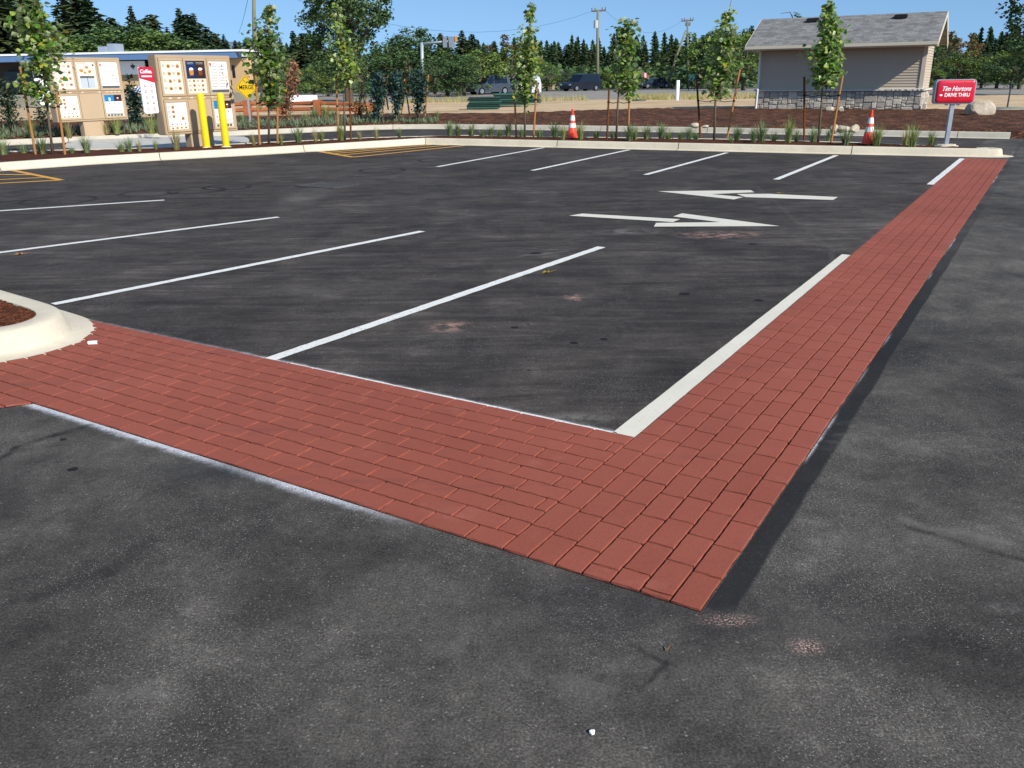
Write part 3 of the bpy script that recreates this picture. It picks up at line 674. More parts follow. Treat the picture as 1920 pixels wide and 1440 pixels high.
def stake(base, top, zb, Y, label, strap_to=None, strap_y=None, dark=False, hgt=None):
    B = gp(*base, zb); T = at(*top, B.y + (Y or 0)); root = thing('tree_stake', label, 'stake', B)
    MB_ = MB(); ax = (T - B); MB_.tube([Vector((0, 0, -.05)), ax * .5, ax], [.026, .025, .024], 10, 0); o = MB_.build('post', [M_STAKED if dark else M_STAKE], root); k = [o]
    if strap_to is not None:
        s_ = B.lerp(T, (base[1] - strap_y) / (base[1] - top[1])); b = MB()
        for e in strap_to: 
            m_ = s_.lerp(e, .5) - Z * .03
            b.tube([s_ - B, m_ - B, e - B], .009, 5)
        b.tube([s_ - B - Z * .02, s_ - B + Z * .02], .031, 10); k.append(b.build('strap', [M_STRAP], root))
    kids(root, *k); return root
TREES = [
 # base, trunk path px, crown profile, leaves, size, mats, stakes
 dict(base=(99, 290.5), trunk=[(99, 290.5), (92, 230), (84, 160), (75, 95), (66, 20), (64, -10)], prof=[(-60, 60, 68), (-20, 52, 84), (10, 38, 100), (32, 22, 116), (60, 16, 124), (90, 22, 132), (108, 20, 142), (125, 26, 136), (145, 14, 124), (165, 18, 118), (182, 60, 116)], n=1250, size=.135,
      st=[((67, 291), (38, 126), 0, False), ((122, 291), (106, 172), 0, False)], sy=199, y=.05, label='bushy young tree with yellow leaf patches, cut by the left top corner, two stakes'),
 dict(base=(504, 271), trunk=[(504, 271), (504, 200), (503, 120), (504, 50), (505, 5)], prof=[(-2, 502, 508), (25, 497, 512), (42, 482, 520), (58, 472, 530), (80, 458, 536), (105, 444, 542), (125, 448, 545), (150, 470, 545), (172, 478, 540), (188, 482, 528)], n=1350, size=.125,
      st=[((487, 272.5), (479, 137), 0, False), ((520, 271.5), (520.5, 201), 0, False)], sy=193, y=.02, label='dense round-crowned young tree right of the yellow bollards, thin leader at its top'),
 dict(base=(647, 264), trunk=[(647, 264), (645, 200), (644, 150), (640, 80), (634, 15)], prof=[(8, 630, 637), (25, 625, 645), (50, 624, 648), (66, 612, 660), (85, 611, 664), (105, 622, 668), (125, 628, 672), (145, 622, 674), (152, 630, 668)], n=820, size=.12, pale=True,
      st=[((635, 263.5), (630, 147), 0, False), ((658, 263.5), (655, 153), 0, True)], sy=198, y=.03, label='slim young tree with pale silvery yellow crown leaning right'),
 dict(base=(984, 258), trunk=[(984, 258), (984, 200), (985, 150), (990, 80), (995, 12)], prof=[(8, 992, 998), (20, 984, 1002), (45, 984, 1006), (55, 990, 1000), (62, 966, 1004), (85, 968, 1012), (105, 962, 1018), (125, 960, 1026), (145, 962, 1022), (165, 960, 1016), (183, 964, 1012)], n=1200, size=.12, pale=True,
      st=[((968, 257), (965, 182), 0, False), ((1000, 258), (1007, 153), 0, False)], sy=186, y=.03, label='young tree with isolated leafy tuft at its top, left of the left orange cone'),
 dict(base=(1155.5, 262), trunk=[(1155.5, 262), (1158, 200), (1162, 150), (1172, 90), (1180, 34)], prof=[(29, 1178, 1186), (40, 1172, 1190), (55, 1150, 1192), (75, 1146, 1198), (95, 1150, 1198), (115, 1150, 1188), (132, 1152, 1196), (150, 1150, 1202), (165, 1158, 1198), (178, 1168, 1188)], n=900, size=.125,
      st=[((1138, 263), (1142, 167), 0, True), ((1178, 260), (1180, 177), 0, False)], sy=191, y=.02, label='short young tree with two-pronged top, between the left orange cone and the white marker post'),
 dict(base=(1339, 263), trunk=[(1339, 263), (1341, 200), (1342, 165), (1352, 100), (1364, 40), (1371, 0)], prof=[(-6, 1370, 1374), (12, 1362, 1370), (30, 1360, 1372), (40, 1346, 1378), (60, 1342, 1384), (80, 1336, 1384), (100, 1332, 1388), (120, 1328, 1384), (145, 1318, 1378), (160, 1314, 1374), (175, 1338, 1368)], n=1150, size=.125, pale=True,
      st=[((1314, 260), (1306, 148), 0, True), ((1363, 260), (1389, 120), 0, False)], sy=188, y=.015, label='tall young tree with one strongly slanted stake, just left of the small building'),
 dict(base=(1534, 266), trunk=[(1534, 266), (1540, 200), (1542, 155), (1548, 80), (1556, 5)], prof=[(-5, 1551, 1561), (15, 1549, 1563), (28, 1538, 1576), (50, 1536, 1580), (66, 1534, 1584), (78, 1514, 1594), (92, 1508, 1590), (105, 1506, 1582), (120, 1524, 1580), (140, 1518, 1582), (155, 1526, 1574)], n=1350, size=.125,
      st=[((1508, 264), (1508, 144), 0, True), ((1558, 268), (1580, 141), 0, False)], sy=178, y=.01, label='leafy young tree standing in front of the small building with wide lower crown')]
POSN = ['first', 'second', 'third', 'fourth', 'fifth', 'sixth', 'seventh']
for i, T in enumerate(TREES):
    rnd = random.Random(50 + i); B = gp(*T['base'], .14); Yp = B.y
    root = thing('young_tree', T['label'], 'tree', B, 0, 'young staked trees along the planting island')
    tp = [at(x, y, Yp) if j else B - Z * .03 for j, (x, y) in enumerate(T['trunk'])]; b = MB()
    n_ = len(tp); b.tube(tp, [.030 - .024 * j / (n_ - 1) for j in range(n_)], 9)
    cb, cbr = crown_px(T['prof'], Yp, int(T['n'] * 1.0), T['size'], rnd, None, T['y']); b.add(cbr.v, cbr.f); t = b.build('trunk', [M_BARK], root, smooth=True, origin=B)
    mt = [LM_TREE2, LM_TREE, LM_YEL] if T.get('pale') else [LM_TREE, LM_TREE2, LM_YEL]
    c = cb.build('crown', mt, root, origin=B)
    sp = [(e := T['trunk'], 0)]
    fy = T['sy']; 
    def on_trunk(y):
        tr = T['trunk']
        for (xa, ya), (xb, yb) in zip(tr, tr[1:]):
            if ya >= y >= yb: return at(xa + (xb - xa) * (ya - y) / (ya - yb), y, Yp)
        return B
    for k, (sb, stp, dy, dk) in enumerate(T['st']):
        sd_ = 'left' if k == 0 else 'right'; col_ = 'dark brown' if dk else 'light wooden'
        stake(sb, stp, .14, dy, f"{col_} stake on the {sd_} side of the {POSN[i]} staked tree", [on_trunk(fy)], fy, dk)

# ---- grasses in the island
LM_G1 = leafmat('blue_green_blade', '#425a35', '#8ba36c', None, 4, .25); LM_G2 = leafmat('yellow_green_blade', '#6b7431', '#b3b66a', None, 4, .3); LM_G3 = leafmat('straw_blade', '#8b7a4a', '#c4b58a', None, 4, .3)
def tuft_mesh(rnd, n, h, spread, m2=.2):
    b = MB()
    for _ in range(n):
        az = rnd.uniform(0, 6.28); r0_ = rnd.uniform(0, .05); hh = h * rnd.uniform(.55, 1.05); sp_ = spread * rnd.uniform(.1, 1)
        d = Vector((math.cos(az), math.sin(az), 0)); sdv = Vector((-d.y, d.x, 0)); w_ = rnd.uniform(.004, .0085); pts = []
        for k in range(4):
            t = k / 3; pts.append(d * (r0_ + sp_ * t ** 1.8) + Z * (hh * (t - .18 * t * t * (sp_ / spread))))
        o = len(b.v); m_ = 1 if rnd.random() < m2 else 0
        for k, p in enumerate(pts): ww = w_ * (1 - .85 * k / 3); b.v += [tuple(p - sdv * ww), tuple(p + sdv * ww)]
        for k in range(3): b.f.append((o + 2 * k, o + 2 * k + 1, o + 2 * k + 3, o + 2 * k + 2)); b.mi.append(m_)
    return b
rg = random.Random(9); protos = {}
for kind, args, ms in (('blue-green', (110, .34, .16, .12), [LM_G1, LM_G3]), ('yellow-green', (100, .40, .15, .3), [LM_G2, LM_G1]), ('dry straw-coloured', (60, .36, .12, .2), [LM_G3, LM_G2]), ('small low', (60, .20, .13, .15), [LM_G1, LM_G2])):
    for v in range(3): protos[kind, v] = tuft_mesh(rg, *args).build('grass_clump', ms)
used = set(); WG = Where('', 'to the')
tufts = [(8, 292, 0, 1), (45, 288, 3, 1), (80, 289, 0, 1), (135, 288, 3, .8), (163, 287, 0, 1), (228, 285, 3, 1.1), (243, 284, 0, .8), (262, 284, 2, .7), (293, 281, 1, .5), (332, 281, 2, 1.1), (476, 273, 2, .8), (528, 272, 1, .6), (560, 268, 0, 1), (592, 266, 2, .9), (604, 266, 1, .7), (640, 264, 1, .9), (675, 262, 2, .7), (706, 261, 2, .8), (749, 258.5, 0, .7),
         (844, 256, 0, 1), (859, 255, 0, 1), (884, 256.5, 0, 1), (905, 257, 3, 1), (920, 257, 0, .8), (937, 257, 3, 1), (953, 256, 0, 1), (978, 258, 0, .8), (1012, 258, 3, 1.1), (1040, 257, 0, 1), (1056, 262, 1, .9), (1088, 262, 1, .9), (1118, 259, 3, 1.1), (1149, 261, 0, .6), (1180, 264, 0, 1.05), (1190, 263, 1, .9), (1212, 262, 0, 1), (1240, 261, 0, 1), (1252, 262, 3, 1.1), (1277, 262, 3, 1), (1292, 262, 0, .9), (1304, 263, 3, 1), (1370, 267, 3, .8), (1382, 264, 0, .9), (1412, 268, 0, .9), (1427, 267, 0, 1.25), (1450, 266, 3, 1.1), (1477, 268, 1, 1.1), (1493, 266, 0, .7), (1524, 268, 0, .9), (1552, 265, 0, .7), (1585, 272, 0, 1.15), (1643, 273, 1, 1), (1697, 273, 2, 1), (1709, 276, 1, 1.05), (1745, 274, 1, .75)]
kn = ['blue-green', 'yellow-green', 'dry straw-coloured', 'small low']
for px, py, kd, s_ in tufts:
    v = rg.randrange(3); pr = protos[kn[kd], v]
    if (kd, v) in used: o = pr.copy(); COL.objects.link(o)
    else: o = pr; used.add((kd, v))
    g = gp(px, py, .15); o.location = (g.x, g.y, .13); o.rotation_euler = (0, 0, rg.uniform(0, 6.28)); o.scale = (s_ * rg.uniform(1.25, 1.5),) * 2 + (s_ * rg.uniform(1.2, 1.45),)
    tag(o, '', 'grass clump', 'ornamental grass clumps in the planting island'); WG.add(o, px, kn[kd] + ' grass clump')
for k, o in protos.items():
    if (kn.index(k[0]), k[1]) not in used: bpy.data.objects.remove(o)
WG.finish()

# ---- traffic cones
M_ORANGE = simple('cone_orange', (.80, .065, .025), .45, .45, .06, 12); M_REFL = simple('cone_white', '#e9e6e2', .4, .5, .05, 12); M_RUB = simple('black_rubber', '#17171a', .8, .3)
def cone(px, py, label, s_=1.0):
    g = gp(px, py, .14); r = thing('traffic_cone', label, 'cone', (g.x, g.y, .145), R_(20), 'orange traffic cones')
    pr = [(.150, .03), (.128, .17), (.127, .171)]; z2r = lambda z: .142 - .115 * (z - .03) / .70
    def seg(z0, z1, e=.0): return [(z2r(z0) + e, z0), (z2r(z1) + e, z1)]
    b = MB(); b.lathe([(.17, .035), (.15, .045)] + seg(.05, .74) + [(.030, .755), (.0, .76)], 28); body = b.build('cone_body', [M_ORANGE], r, smooth=True)
    k = [body]
    for z0, z1 in ((.29, .40), (.47, .60)): k.append(MB().lathe(seg(z0, z1, .0025), 28).build('reflective_collar', [M_REFL], r, smooth=True))
    k.append(MB().bbox(-.19, .19, -.19, .19, 0, .036, .01).build('base', [M_RUB], r)); r.scale = (s_,) * 3; return r
cone(1073, 261, 'orange traffic cone with two white bands between the fourth and fifth young trees', .96)
cone(1627, 272.5, 'orange traffic cone with two white bands in front of the small building', .96)

# ---- yellow bollards
M_BOLL = simple('bollard_yellow', (.86, .60, .006), .42, .45, .05, 3)
for (px, py, lab) in ((388, 277.5, 'yellow steel bollard in front of the menu board, left of the pair'), (424.5, 276, 'yellow steel bollard in front of the menu board, right of the pair')):
    g = gp(px, py, .15); r = thing('bollard', lab, 'bollard', (g.x, g.y, .12), 0, 'pair of yellow bollards')
    MB().lathe([(.083, 0), (.083, 1.215), (.079, 1.235), (.066, 1.252), (.04, 1.262), (0, 1.265)], 28).build('post', [M_BOLL], r, smooth=True)
    MB().lathe([(.125, .0), (.12, .045), (.085, .055)], 24).build('concrete_collar', [M_CONC], r, smooth=True)

# ---- menu boards
M_TAN = simple('board_tan', '#b49a7a', .5, .35, .04, 2); M_TAN2 = simple('board_tan_door', '#bba283', .45, .35, .04, 2); M_GAP = simple('dark_gap', '#3a3129', .8, .2)
M_PAPER = simple('poster_paper', '#efeae2', .25, .5, .02, 3); M_CREAMP = simple('poster_cream', '#eadfca', .25, .5, .03, 3); M_FOOD = simple('food_golden', '#c98434', .5, .3, .4, 30); M_FOOD2 = simple('food_brown', '#7a4526', .5, .3, .3, 30)
M_BLUE = simple('poster_blue', '#1f7fb4', .3, .5, .1, 8); M_NAVY = simple('poster_navy', '#1d2f57', .3, .5, .3, 20); M_DKBR = simple('poster_brown', '#3b2626', .3, .5, .3, 20); M_INK = simple('ink', '#66605c', .5, .3); M_RED = simple('poster_red', '#c9233a', .35, .5, .04, 5); M_GREY = simple('poster_grey', '#b9c0c4', .3, .5, .05, 5); M_DGREY = simple('poster_dark_grey', '#5b5c5e', .3, .5, .1, 5); M_WHT = simple('poster_white', '#fbfaf8', .3, .5, .02, 4)
PM = [M_PAPER, M_CREAMP, M_FOOD, M_FOOD2, M_BLUE, M_NAVY, M_DKBR, M_INK, M_RED, M_GREY, M_DGREY, M_WHT]
def blob(b, x, z, rx, rz, m, y, n=10, rnd=random):
    vs = [(x, y - .006, z)] + [(x + rx * math.cos(6.283 * k / n) * rnd.uniform(.8, 1.1), y, z + rz * math.sin(6.283 * k / n) * rnd.uniform(.8, 1.1)) for k in range(n)]
    b.add(vs, [(0, 1 + (k + 1) % n, 1 + k)[::-1] for k in range(n)], m)
def sheet(b, x0, x1, z0, z1, y, m): b.box(x0, x1, y, y + .002, z0, z1, m)
def burger(b, x, z, s_, y, rnd):
    blob(b, x, z + .25 * s_, s_ * .5, s_ * .3, 2, y, 10, rnd); blob(b, x, z, s_ * .55, s_ * .12, 3, y - .004, 8, rnd); blob(b, x, z - .2 * s_, s_ * .48, s_ * .18, 2, y - .002, 9, rnd)
def cup(b, x, z, s_, y, c, rnd):
    b.add([(x - s_ * .3, y, z - s_ * .5), (x + s_ * .3, y, z - s_ * .5), (x + s_ * .42, y, z + s_ * .3), (x - s_ * .42, y, z + s_ * .3)], [(0, 1, 2, 3)], c); blob(b, x, z + s_ * .42, s_ * .42, s_ * .22, 11, y - .003, 10, rnd)
def textlines(b, x0, x1, z, y, k, dz, rnd, m=7):
    for i in range(k):
        e = x0
        while e < x1 - .01:
            w_ = rnd.uniform(.012, .035); b.box(e, min(x1, e + w_), y - .001, y, z - i * dz - .0025, z - i * dz + .0025, m); e += w_ + .008
def poster(kind, x0, x1, z0, z1, y, parent, rnd):
    b = MB(); W = x1 - x0; H_ = z1 - z0; yy = y - .004
    if kind == 'sandwiches':
        sheet(b, x0, x1, z0, z1, y, 1); textlines(b, x0 + .03, x0 + W * .6, z1 - .03, yy, 1, .02, rnd)
        for i in range(4):
            for j in range(2): burger(b, x0 + W * (.36 + .46 * j), z1 - H_ * (.17 + .225 * i), .085, yy, rnd); textlines(b, x0 + W * (.06 + .47 * j), x0 + W * (.18 + .47 * j), z1 - H_ * (.12 + .225 * i), yy, 4, .016, rnd)
    elif kind == 'drinks':
        sheet(b, x0, x0 + W / 2, z0 + H_ * .48, z1, y, 5); sheet(b, x0 + W / 2, x1, z0 + H_ * .48, z1, y, 6); sheet(b, x0, x1, z0, z0 + H_ * .45, y, 1)
        cup(b, x0 + W * .27, z0 + H_ * .66, .15, yy, 2, rnd); cup(b, x0 + W * .74, z0 + H_ * .66, .15, yy, 3, rnd); textlines(b, x0 + .05, x0 + W * .42, z1 - .035, yy, 2, .03, rnd, 11); textlines(b, x0 + W * .56, x1 - .04, z1 - .035, yy, 2, .03, rnd, 11)
        for i in range(3):
            for j in range(2): burger(b, x0 + W * (.34 + .45 * j), z0 + H_ * (.38 - .14 * i), .065, yy, rnd); textlines(b, x0 + W * (.06 + .45 * j), x0 + W * (.2 + .45 * j), z0 + H_ * (.40 - .14 * i), yy, 3, .014, rnd)
    elif kind == 'list':
        sheet(b, x0, x1, z0, z1, y, 0); sheet(b, x0 + .01, x1 - .01, z0 + .005, z0 + H_ * .10, y - .002, 10); blob(b, x0 + W * .08, z1 - H_ * .10, .03, .04, 8, yy, 8, rnd)
        for i in range(8):
            for j in range(2): textlines(b, x0 + W * (.08 + .42 * j), x0 + W * (.40 + .40 * j), z1 - H_ * (.16 + .09 * i), yy, 2, .018, rnd)
        for i in range(6): blob(b, x1 - W * rnd.choice((.12, .3)), z1 - H_ * (.14 + .12 * i), .014, .022, rnd.choice((3, 6, 10)), yy, 7, rnd)
    elif kind == 'bakery':
        sheet(b, x0, x1, z0, z1, y, 1); sheet(b, x0 + W * .12, x1 - W * .12, z0 + .02, z0 + H_ * .48, y - .002, 9); sheet(b, x0 + W * .12, x1 - W * .12, z0 + H_ * .40, z0 + H_ * .48, y - .003, 10); sheet(b, x0 + W * .49, x0 + W * .52, z0 + .02, z0 + H_ * .45, y - .003, 10)
        textlines(b, x0 + .03, x0 + W * .5, z1 - .03, yy, 2, .025, rnd, 8); cup(b, x1 - .06, z1 - .08, .07, yy, 6, rnd)
        for q in ((.25, .68, .07), (.55, .80, .06), (.68, .64, .06), (.42, .60, .05)): blob(b, x0 + W * q[0], z0 + H_ * q[1], q[2], q[2] * .7, 2, yy, 10, rnd)
    elif kind == 'breakfast':
        sheet(b, x0, x1, z0 + H_ * .13, z1, y, 0); sheet(b, x0, x1, z0, z0 + H_ * .12, y, 1); sheet(b, x0 + W * .48, x1 - .02, z0 + H_ * .52, z1 - .05, y - .002, 11); textlines(b, x0 + .02, x0 + W * .5, z1 - .025, yy, 1, .02, rnd)
        for i in range(3): burger(b, x0 + W * .30, z1 - H_ * (.18 + .17 * i), .075, yy, rnd); textlines(b, x0 + .02, x0 + W * .18, z1 - H_ * (.14 + .17 * i), yy, 3, .016, rnd)
        burger(b, x0 + W * .75, z0 + H_ * .40, .08, yy, rnd)
        for i in range(4): blob(b, x0 + W * (.18 + .22 * i), z0 + H_ * .20, .018, .018, 10, yy, 7, rnd); blob(b, x0 + W * (.18 + .22 * i), z0 + H_ * .06, .03, .016, 3, yy, 8, rnd)
    elif kind == 'cold':
        sheet(b, x0, x1, z0 + H_ * .14, z1, y, 0); sheet(b, x0, x1, z0, z0 + H_ * .12, y, 1); sheet(b, x0 + .01, x0 + W * .55, z1 - H_ * .30, z1, y - .002, 4); sheet(b, x0 + W * .55, x1 - .01, z1 - H_ * .30, z1, y - .002, 6)
        cup(b, x0 + W * .3, z1 - H_ * .2, .08, yy, 11, rnd); cup(b, x0 + W * .75, z1 - H_ * .2, .08, yy, 3, rnd)
        for i in range(3): cup(b, x0 + W * (.25 + .27 * i), z1 - H_ * .40, .035, yy, 6, rnd); cup(b, x0 + W * (.14 + .14 * i), z1 - H_ * .60, .04, yy, 10, rnd)
        for i in range(5): b.box(x0 + W * (.05 + .18 * i), x0 + W * (.19 + .18 * i), yy, yy + .002, z0 + .01, z0 + H_ * .10, 10)
        textlines(b, x0 + .03, x1 - .03, z0 + H_ * .3, yy, 3, .02, rnd)
    o = b.build('poster', PM, parent); return o
def menu_board(cpx, Yc, ang, label, kinds, rnd, zb, ped_h, txt, W=1.95, H_=1.72, sp_side=-1, flip=False, side_dz=0):
    base = at(*cpx, Yc); r = thing('menu_board', label, 'menu board', (base.x, base.y, zb), ang, 'drive-through menu boards')
    w2 = W / 2; z0 = ped_h; z1 = ped_h + H_; T_ = .30
    MB().bbox(-w2, w2, 0, T_, z0, z1, .012).build('cabinet', [M_TAN], r)
    MB().bbox(-.34, .30, .03, .27, 0, z0 + .002, .008).build('pedestal', [M_TAN2], r)
    zm = z0 + .80; up0 = zm + .06; up1 = z1 - .07; lo0 = z0 + .06; lo1 = zm - .02
    xs = [-w2 + .05, -w2 + .05 + (W - .1) / 3, -w2 + .05 + (W - .1) * 2 / 3, w2 - .05]
    ki = 0
    for (a0, a1) in ((up0, up1), (lo0, lo1)):
        for c in range(3):
            x0, x1 = xs[c] + .006, xs[c + 1] - .006; kd = kinds[ki]; ki += 1
            b = MB(); b.box(x0 - .004, x1 + .004, -.003, .0, a0 - .004, a1 + .004, 1)
            if kd: 
                f = .055
                b.bbox(x0, x1, -.020, -.003, a0, a0 + f, .004); b.bbox(x0, x1, -.020, -.003, a1 - f, a1, .004); b.bbox(x0, x0 + f, -.0195, -.003, a0 + f, a1 - f, .004); b.bbox(x1 - f, x1, -.0195, -.003, a0 + f, a1 - f, .004)
            else: b.bbox(x0, x1, -.016, -.003, a0, a1, .004)
            d = b.build('display_door' if kd else 'blank_panel', [M_TAN2, M_GAP], r)
            if kd: poster(kd, x0 + .055, x1 - .055, a0 + .055, a1 - .055, -.006, d, rnd)
    # bent price strip between the two rows
    b = MB(); b.box(-w2 + .07, w2 - .07, -.006, 0, zm + .003, zm + .027, 1)
    for i in range(16):
        x = -w2 + .08 + i * (W - .16) / 16; b.box(x, x + rnd.uniform(.05, .09), -.009, 0, zm + .005, zm + .025, rnd.choice((0, 1, 0)))
    b.build('price_strip', [M_CREAMP, M_TAN], r)
    # promotional side panel: red slanted head on white
    sx0 = -w2 - .40; sx1 = -w2 - .035; sz0, sz1 = (ped_h + .50 + side_dz, ped_h + 1.50 + side_dz); b = MB()
    def rr(x0, x1, z0_, z1_, rad, y0, y1, m):
        pts = []
        for cx, cz, a0 in ((x1 - rad, z1_ - rad, 0), (x0 + rad, z1_ - rad, 90), (x0 + rad, z0_ + rad, 180), (x1 - rad, z0_ + rad, 270)):
            for k in range(5): a = R_(a0 + 22.5 * k); pts.append((cx + rad * math.cos(a), cz + rad * math.sin(a)))
        b.side(pts[::-1], y0, y1, m)
    rr(sx0, sx1, sz0, sz1, .04, .10, .13, 11); b.side([(sx0, sz1 - .03), (sx0 + .03, sz1), (sx1 - .03, sz1), (sx1, sz1 - .03), (sx1, sz1 - .34), (sx0, sz1 - .24)][::-1] if False else [(sx0, sz1 - .24), (sx1, sz1 - .34), (sx1, sz1 - .03), (sx1 - .03, sz1), (sx0 + .03, sz1), (sx0, sz1 - .03)], .092, .0999, 8)
    for i in range(5):
        for j in range(2):
            x = sx0 + .11 + .16 * j; z = sz1 - .40 - .125 * i; blob(b, x, z, .030, .034, (8, 3, 9, 6, 2)[(i + j) % 5] if (i + j) % 2 else 8, .097, 10, rnd); blob(b, x, z, .016, .018, 11, .093, 8, rnd)
    b.box(sx1, -w2, .105, .125, sz0 + .2, sz0 + .24, 10); b.box(sx1, -w2, .105, .125, sz1 - .24, sz1 - .2, 10)
    sp_ = b.build('side_panel', PM, r)
    text_part('lettering', txt, .115, M_WHT, sp_, ((sx0 + sx1) / 2 - .01, .088, sz1 - .10), shear=.25, offset=.002, sx=.9)
    MB().add([], []).box(sx0 + .05, sx1 - .06, .086, .092, sz1 - .215, sz1 - .185, 0).build('caption_bar', [M_WHT], sp_)
    return r
ANG = R_(54.5)
rp = random.Random(4)
b2 = menu_board((381.5, 249), 21.45, ANG, 'tan menu board behind the two yellow bollards, with posters of sandwiches and iced drinks', ['sandwiches', 'drinks', 'list', 'breakfast', None, 'cold'], rp, .10, .36, 'Coffee.', W=2.03, H_=1.76)
b1 = menu_board((178, 231), 26.6, ANG, 'left tan menu board on the concrete pad, half hidden by a tree', ['sandwiches', 'bakery', 'list', 'breakfast', None, 'cold'], rp, .05, .52, 'Coffee.', W=2.20, H_=1.78)

# ---- red drive-through sign
M_SRED = simple('sign_red', (.62, .006, .022), .28, .5, .03, 3, coat=.4); M_SILV = simple('sign_aluminium', '#a9adb3', .4, .5, .06, 5, metal=.5); M_SWHT = simple('sign_white', '#f3eff0', .4, .4, .02)
sb = gp(1773, 276, .14); r = thing('drive_through_sign', 'red rounded sign lettered DRIVE THRU on a slim grey pole', 'sign', (sb.x, sb.y, .14), R_(-6))
top = at(1791, 148, sb.y)
sc_ = sb.y / 1590 * 1.02
W2, Hh = .395, .26; zc = top.z - .14 - .245
lean = (top.x - sb.x) * .82
MB().bbox(-.045, .045, -.03, .03, 0, zc - Hh + .04, .01).build('pole', [M_SILV], r)
r.rotation_euler = (0, 0, R_(-6))
def rrect(w_, h_, rad, n=6):
    pts = []
    for cx, cz, a0 in ((w_ - rad, h_ - rad, 0), (-w_ + rad, h_ - rad, 90), (-w_ + rad, -h_ + rad, 180), (w_ - rad, -h_ + rad, 270)):
        for k in range(n + 1): a = R_(a0 + 90 * k / n); pts.append((cx + rad * math.cos(a), cz + rad * math.sin(a)))
    return pts
head = MB().side([(x, z + zc) for x, z in rrect(W2, .240, .07)], -.06, .08).build('sign_box', [M_SILV], r)
b = MB(); rings = [(W2 - .018, .222, .06, -.0605), (W2 - .024, .216, .056, -.078), (W2 - .045, .195, .045, -.092), (W2 - .08, .160, .03, -.097)]
o = 0
for w_, h_, rad, y in rings: b.v += [(x, y, z + zc) for x, z in rrect(w_, h_, rad)]
n_ = len(rrect(1, 1, .1))
for i in range(3):
    for k in range(n_): b.f.append((i * n_ + k, i * n_ + (k + 1) % n_, (i + 1) * n_ + (k + 1) % n_, (i + 1) * n_ + k)[::-1]); b.mi.append(0)
b.f.append(tuple(range(3 * n_, 4 * n_))[::-1]); b.mi.append(0); face = b.build('sign_face', [M_SRED], r, smooth=True); face.data.set_sharp_from_angle(angle=R_(40))
text_part('script_lettering', 'Tim Hortons', .125, M_SWHT, face, (-.005, -.0985, zc + .055), shear=.4, offset=.0025, sx=.86)
text_part('block_lettering', 'DRIVE THRU', .098, M_SWHT, face, (.030, -.0985, zc - .065), offset=.0025, sx=.90)
MB().lathe([(0, .0), (.026, .0), (.02, .006), (0, .008)], 10).build('arrow_dot', [M_SWHT], face).location = (0, 0, 0)
ad = CH.get('x'); ad = [c for c in face.children if c.name.startswith('arrow_dot')][0]; ad.rotation_euler = (math.pi / 2, 0, 0); ad.location = (-.288, -.0985, zc - .066); ad.scale = (1.25, .8, 1)
b = MB(); b.box(-.14, -.09, -.02, .02, zc - .27, zc - .245); b.box(.09, .14, -.02, .02, zc - .27, zc - .245); b.box(-.16, .16, -.025, .025, zc - .246, zc - .2405); b.build('bracket', [M_SILV], r)
b = MB(); pts = []
for k in range(20): a = 6.283 * k / 20; q = random.uniform(.85, 1.12); pts.append((.235 * q * math.cos(a), .17 * q * math.sin(a)))
b.prism(pts, -.03, .035); b.prism([(x * .8, y * .8) for x, y in pts], .03, .062); b.build('concrete_footing', [M_CONC], r)

# ---- rocks
M_ROCK = None
s = NT('pale_rock', .9, .2); n = s.noise(s.pos('Object'), 3, 6, .7); M_ROCK = s.done(s.ramp(n, (.3, (.30, .24, .17, 1)), (.65, (.58, .50, .38, 1))), s.bump(n, .6, .05))
def rock(px, py, z, sx, sy, sz, label, seed, rz=0):
    rnd = random.Random(seed); bm = bmesh.new(); bmesh.ops.create_icosphere(bm, subdivisions=3, radius=1)
    pl = [(Vector((rnd.gauss(0, 1), rnd.gauss(0, 1), rnd.gauss(0, 1))).normalized(), rnd.uniform(.62, .85)) for _ in range(9)]
    for v in bm.verts:
        for nn, d in pl:
            e = v.co.dot(nn)
            if e > d: v.co -= nn * (e - d)
        v.co *= 1 + rnd.uniform(-.02, .02)
    bmesh.ops.scale(bm, vec=(sx, sy, sz), verts=bm.verts); me = bpy.data.meshes.new('rock'); bm.to_mesh(me); bm.free(); me.materials.append(M_ROCK)
    o = bpy.data.objects.new('rock', me); COL.objects.link(o); g = gp(px, py, z); o.location = (g.x, g.y, z + sz * .55); o.rotation_euler = (0, 0, rz); tag(o, label, 'rock'); return o
rock(1836, 218, .27, .48, .36, .34, 'large tan boulder on the mulch bank right of the red sign', 3)
rock(1555, 208, .33, .21, .17, .12, 'smooth pale rock at the foot of the building wall, left of a touching pair', 5); rock(1575, 208.5, .33, .16, .15, .12, 'smooth pale rock at the foot of the building wall, right of a touching pair', 6)
rock(1564, 247, .16, .12, .11, .13, 'upright pale rock behind the kerb, left of three beside the seventh tree', 7); rock(1581, 247, .16, .20, .14, .12, 'wide pale rock behind the kerb, middle of three beside the seventh tree', 8); rock(1600, 246, .17, .16, .12, .12, 'rounded pale rock behind the kerb, right of three beside the seventh tree', 9)
rock(1303, 238.5, .17, .17, .12, .085, 'low pale rock at the bank foot left of the sixth tree, bigger of two', 10); rock(1322, 239, .17, .13, .09, .05, 'low flat pale rock at the bank foot left of the sixth tree, smaller of two', 11)

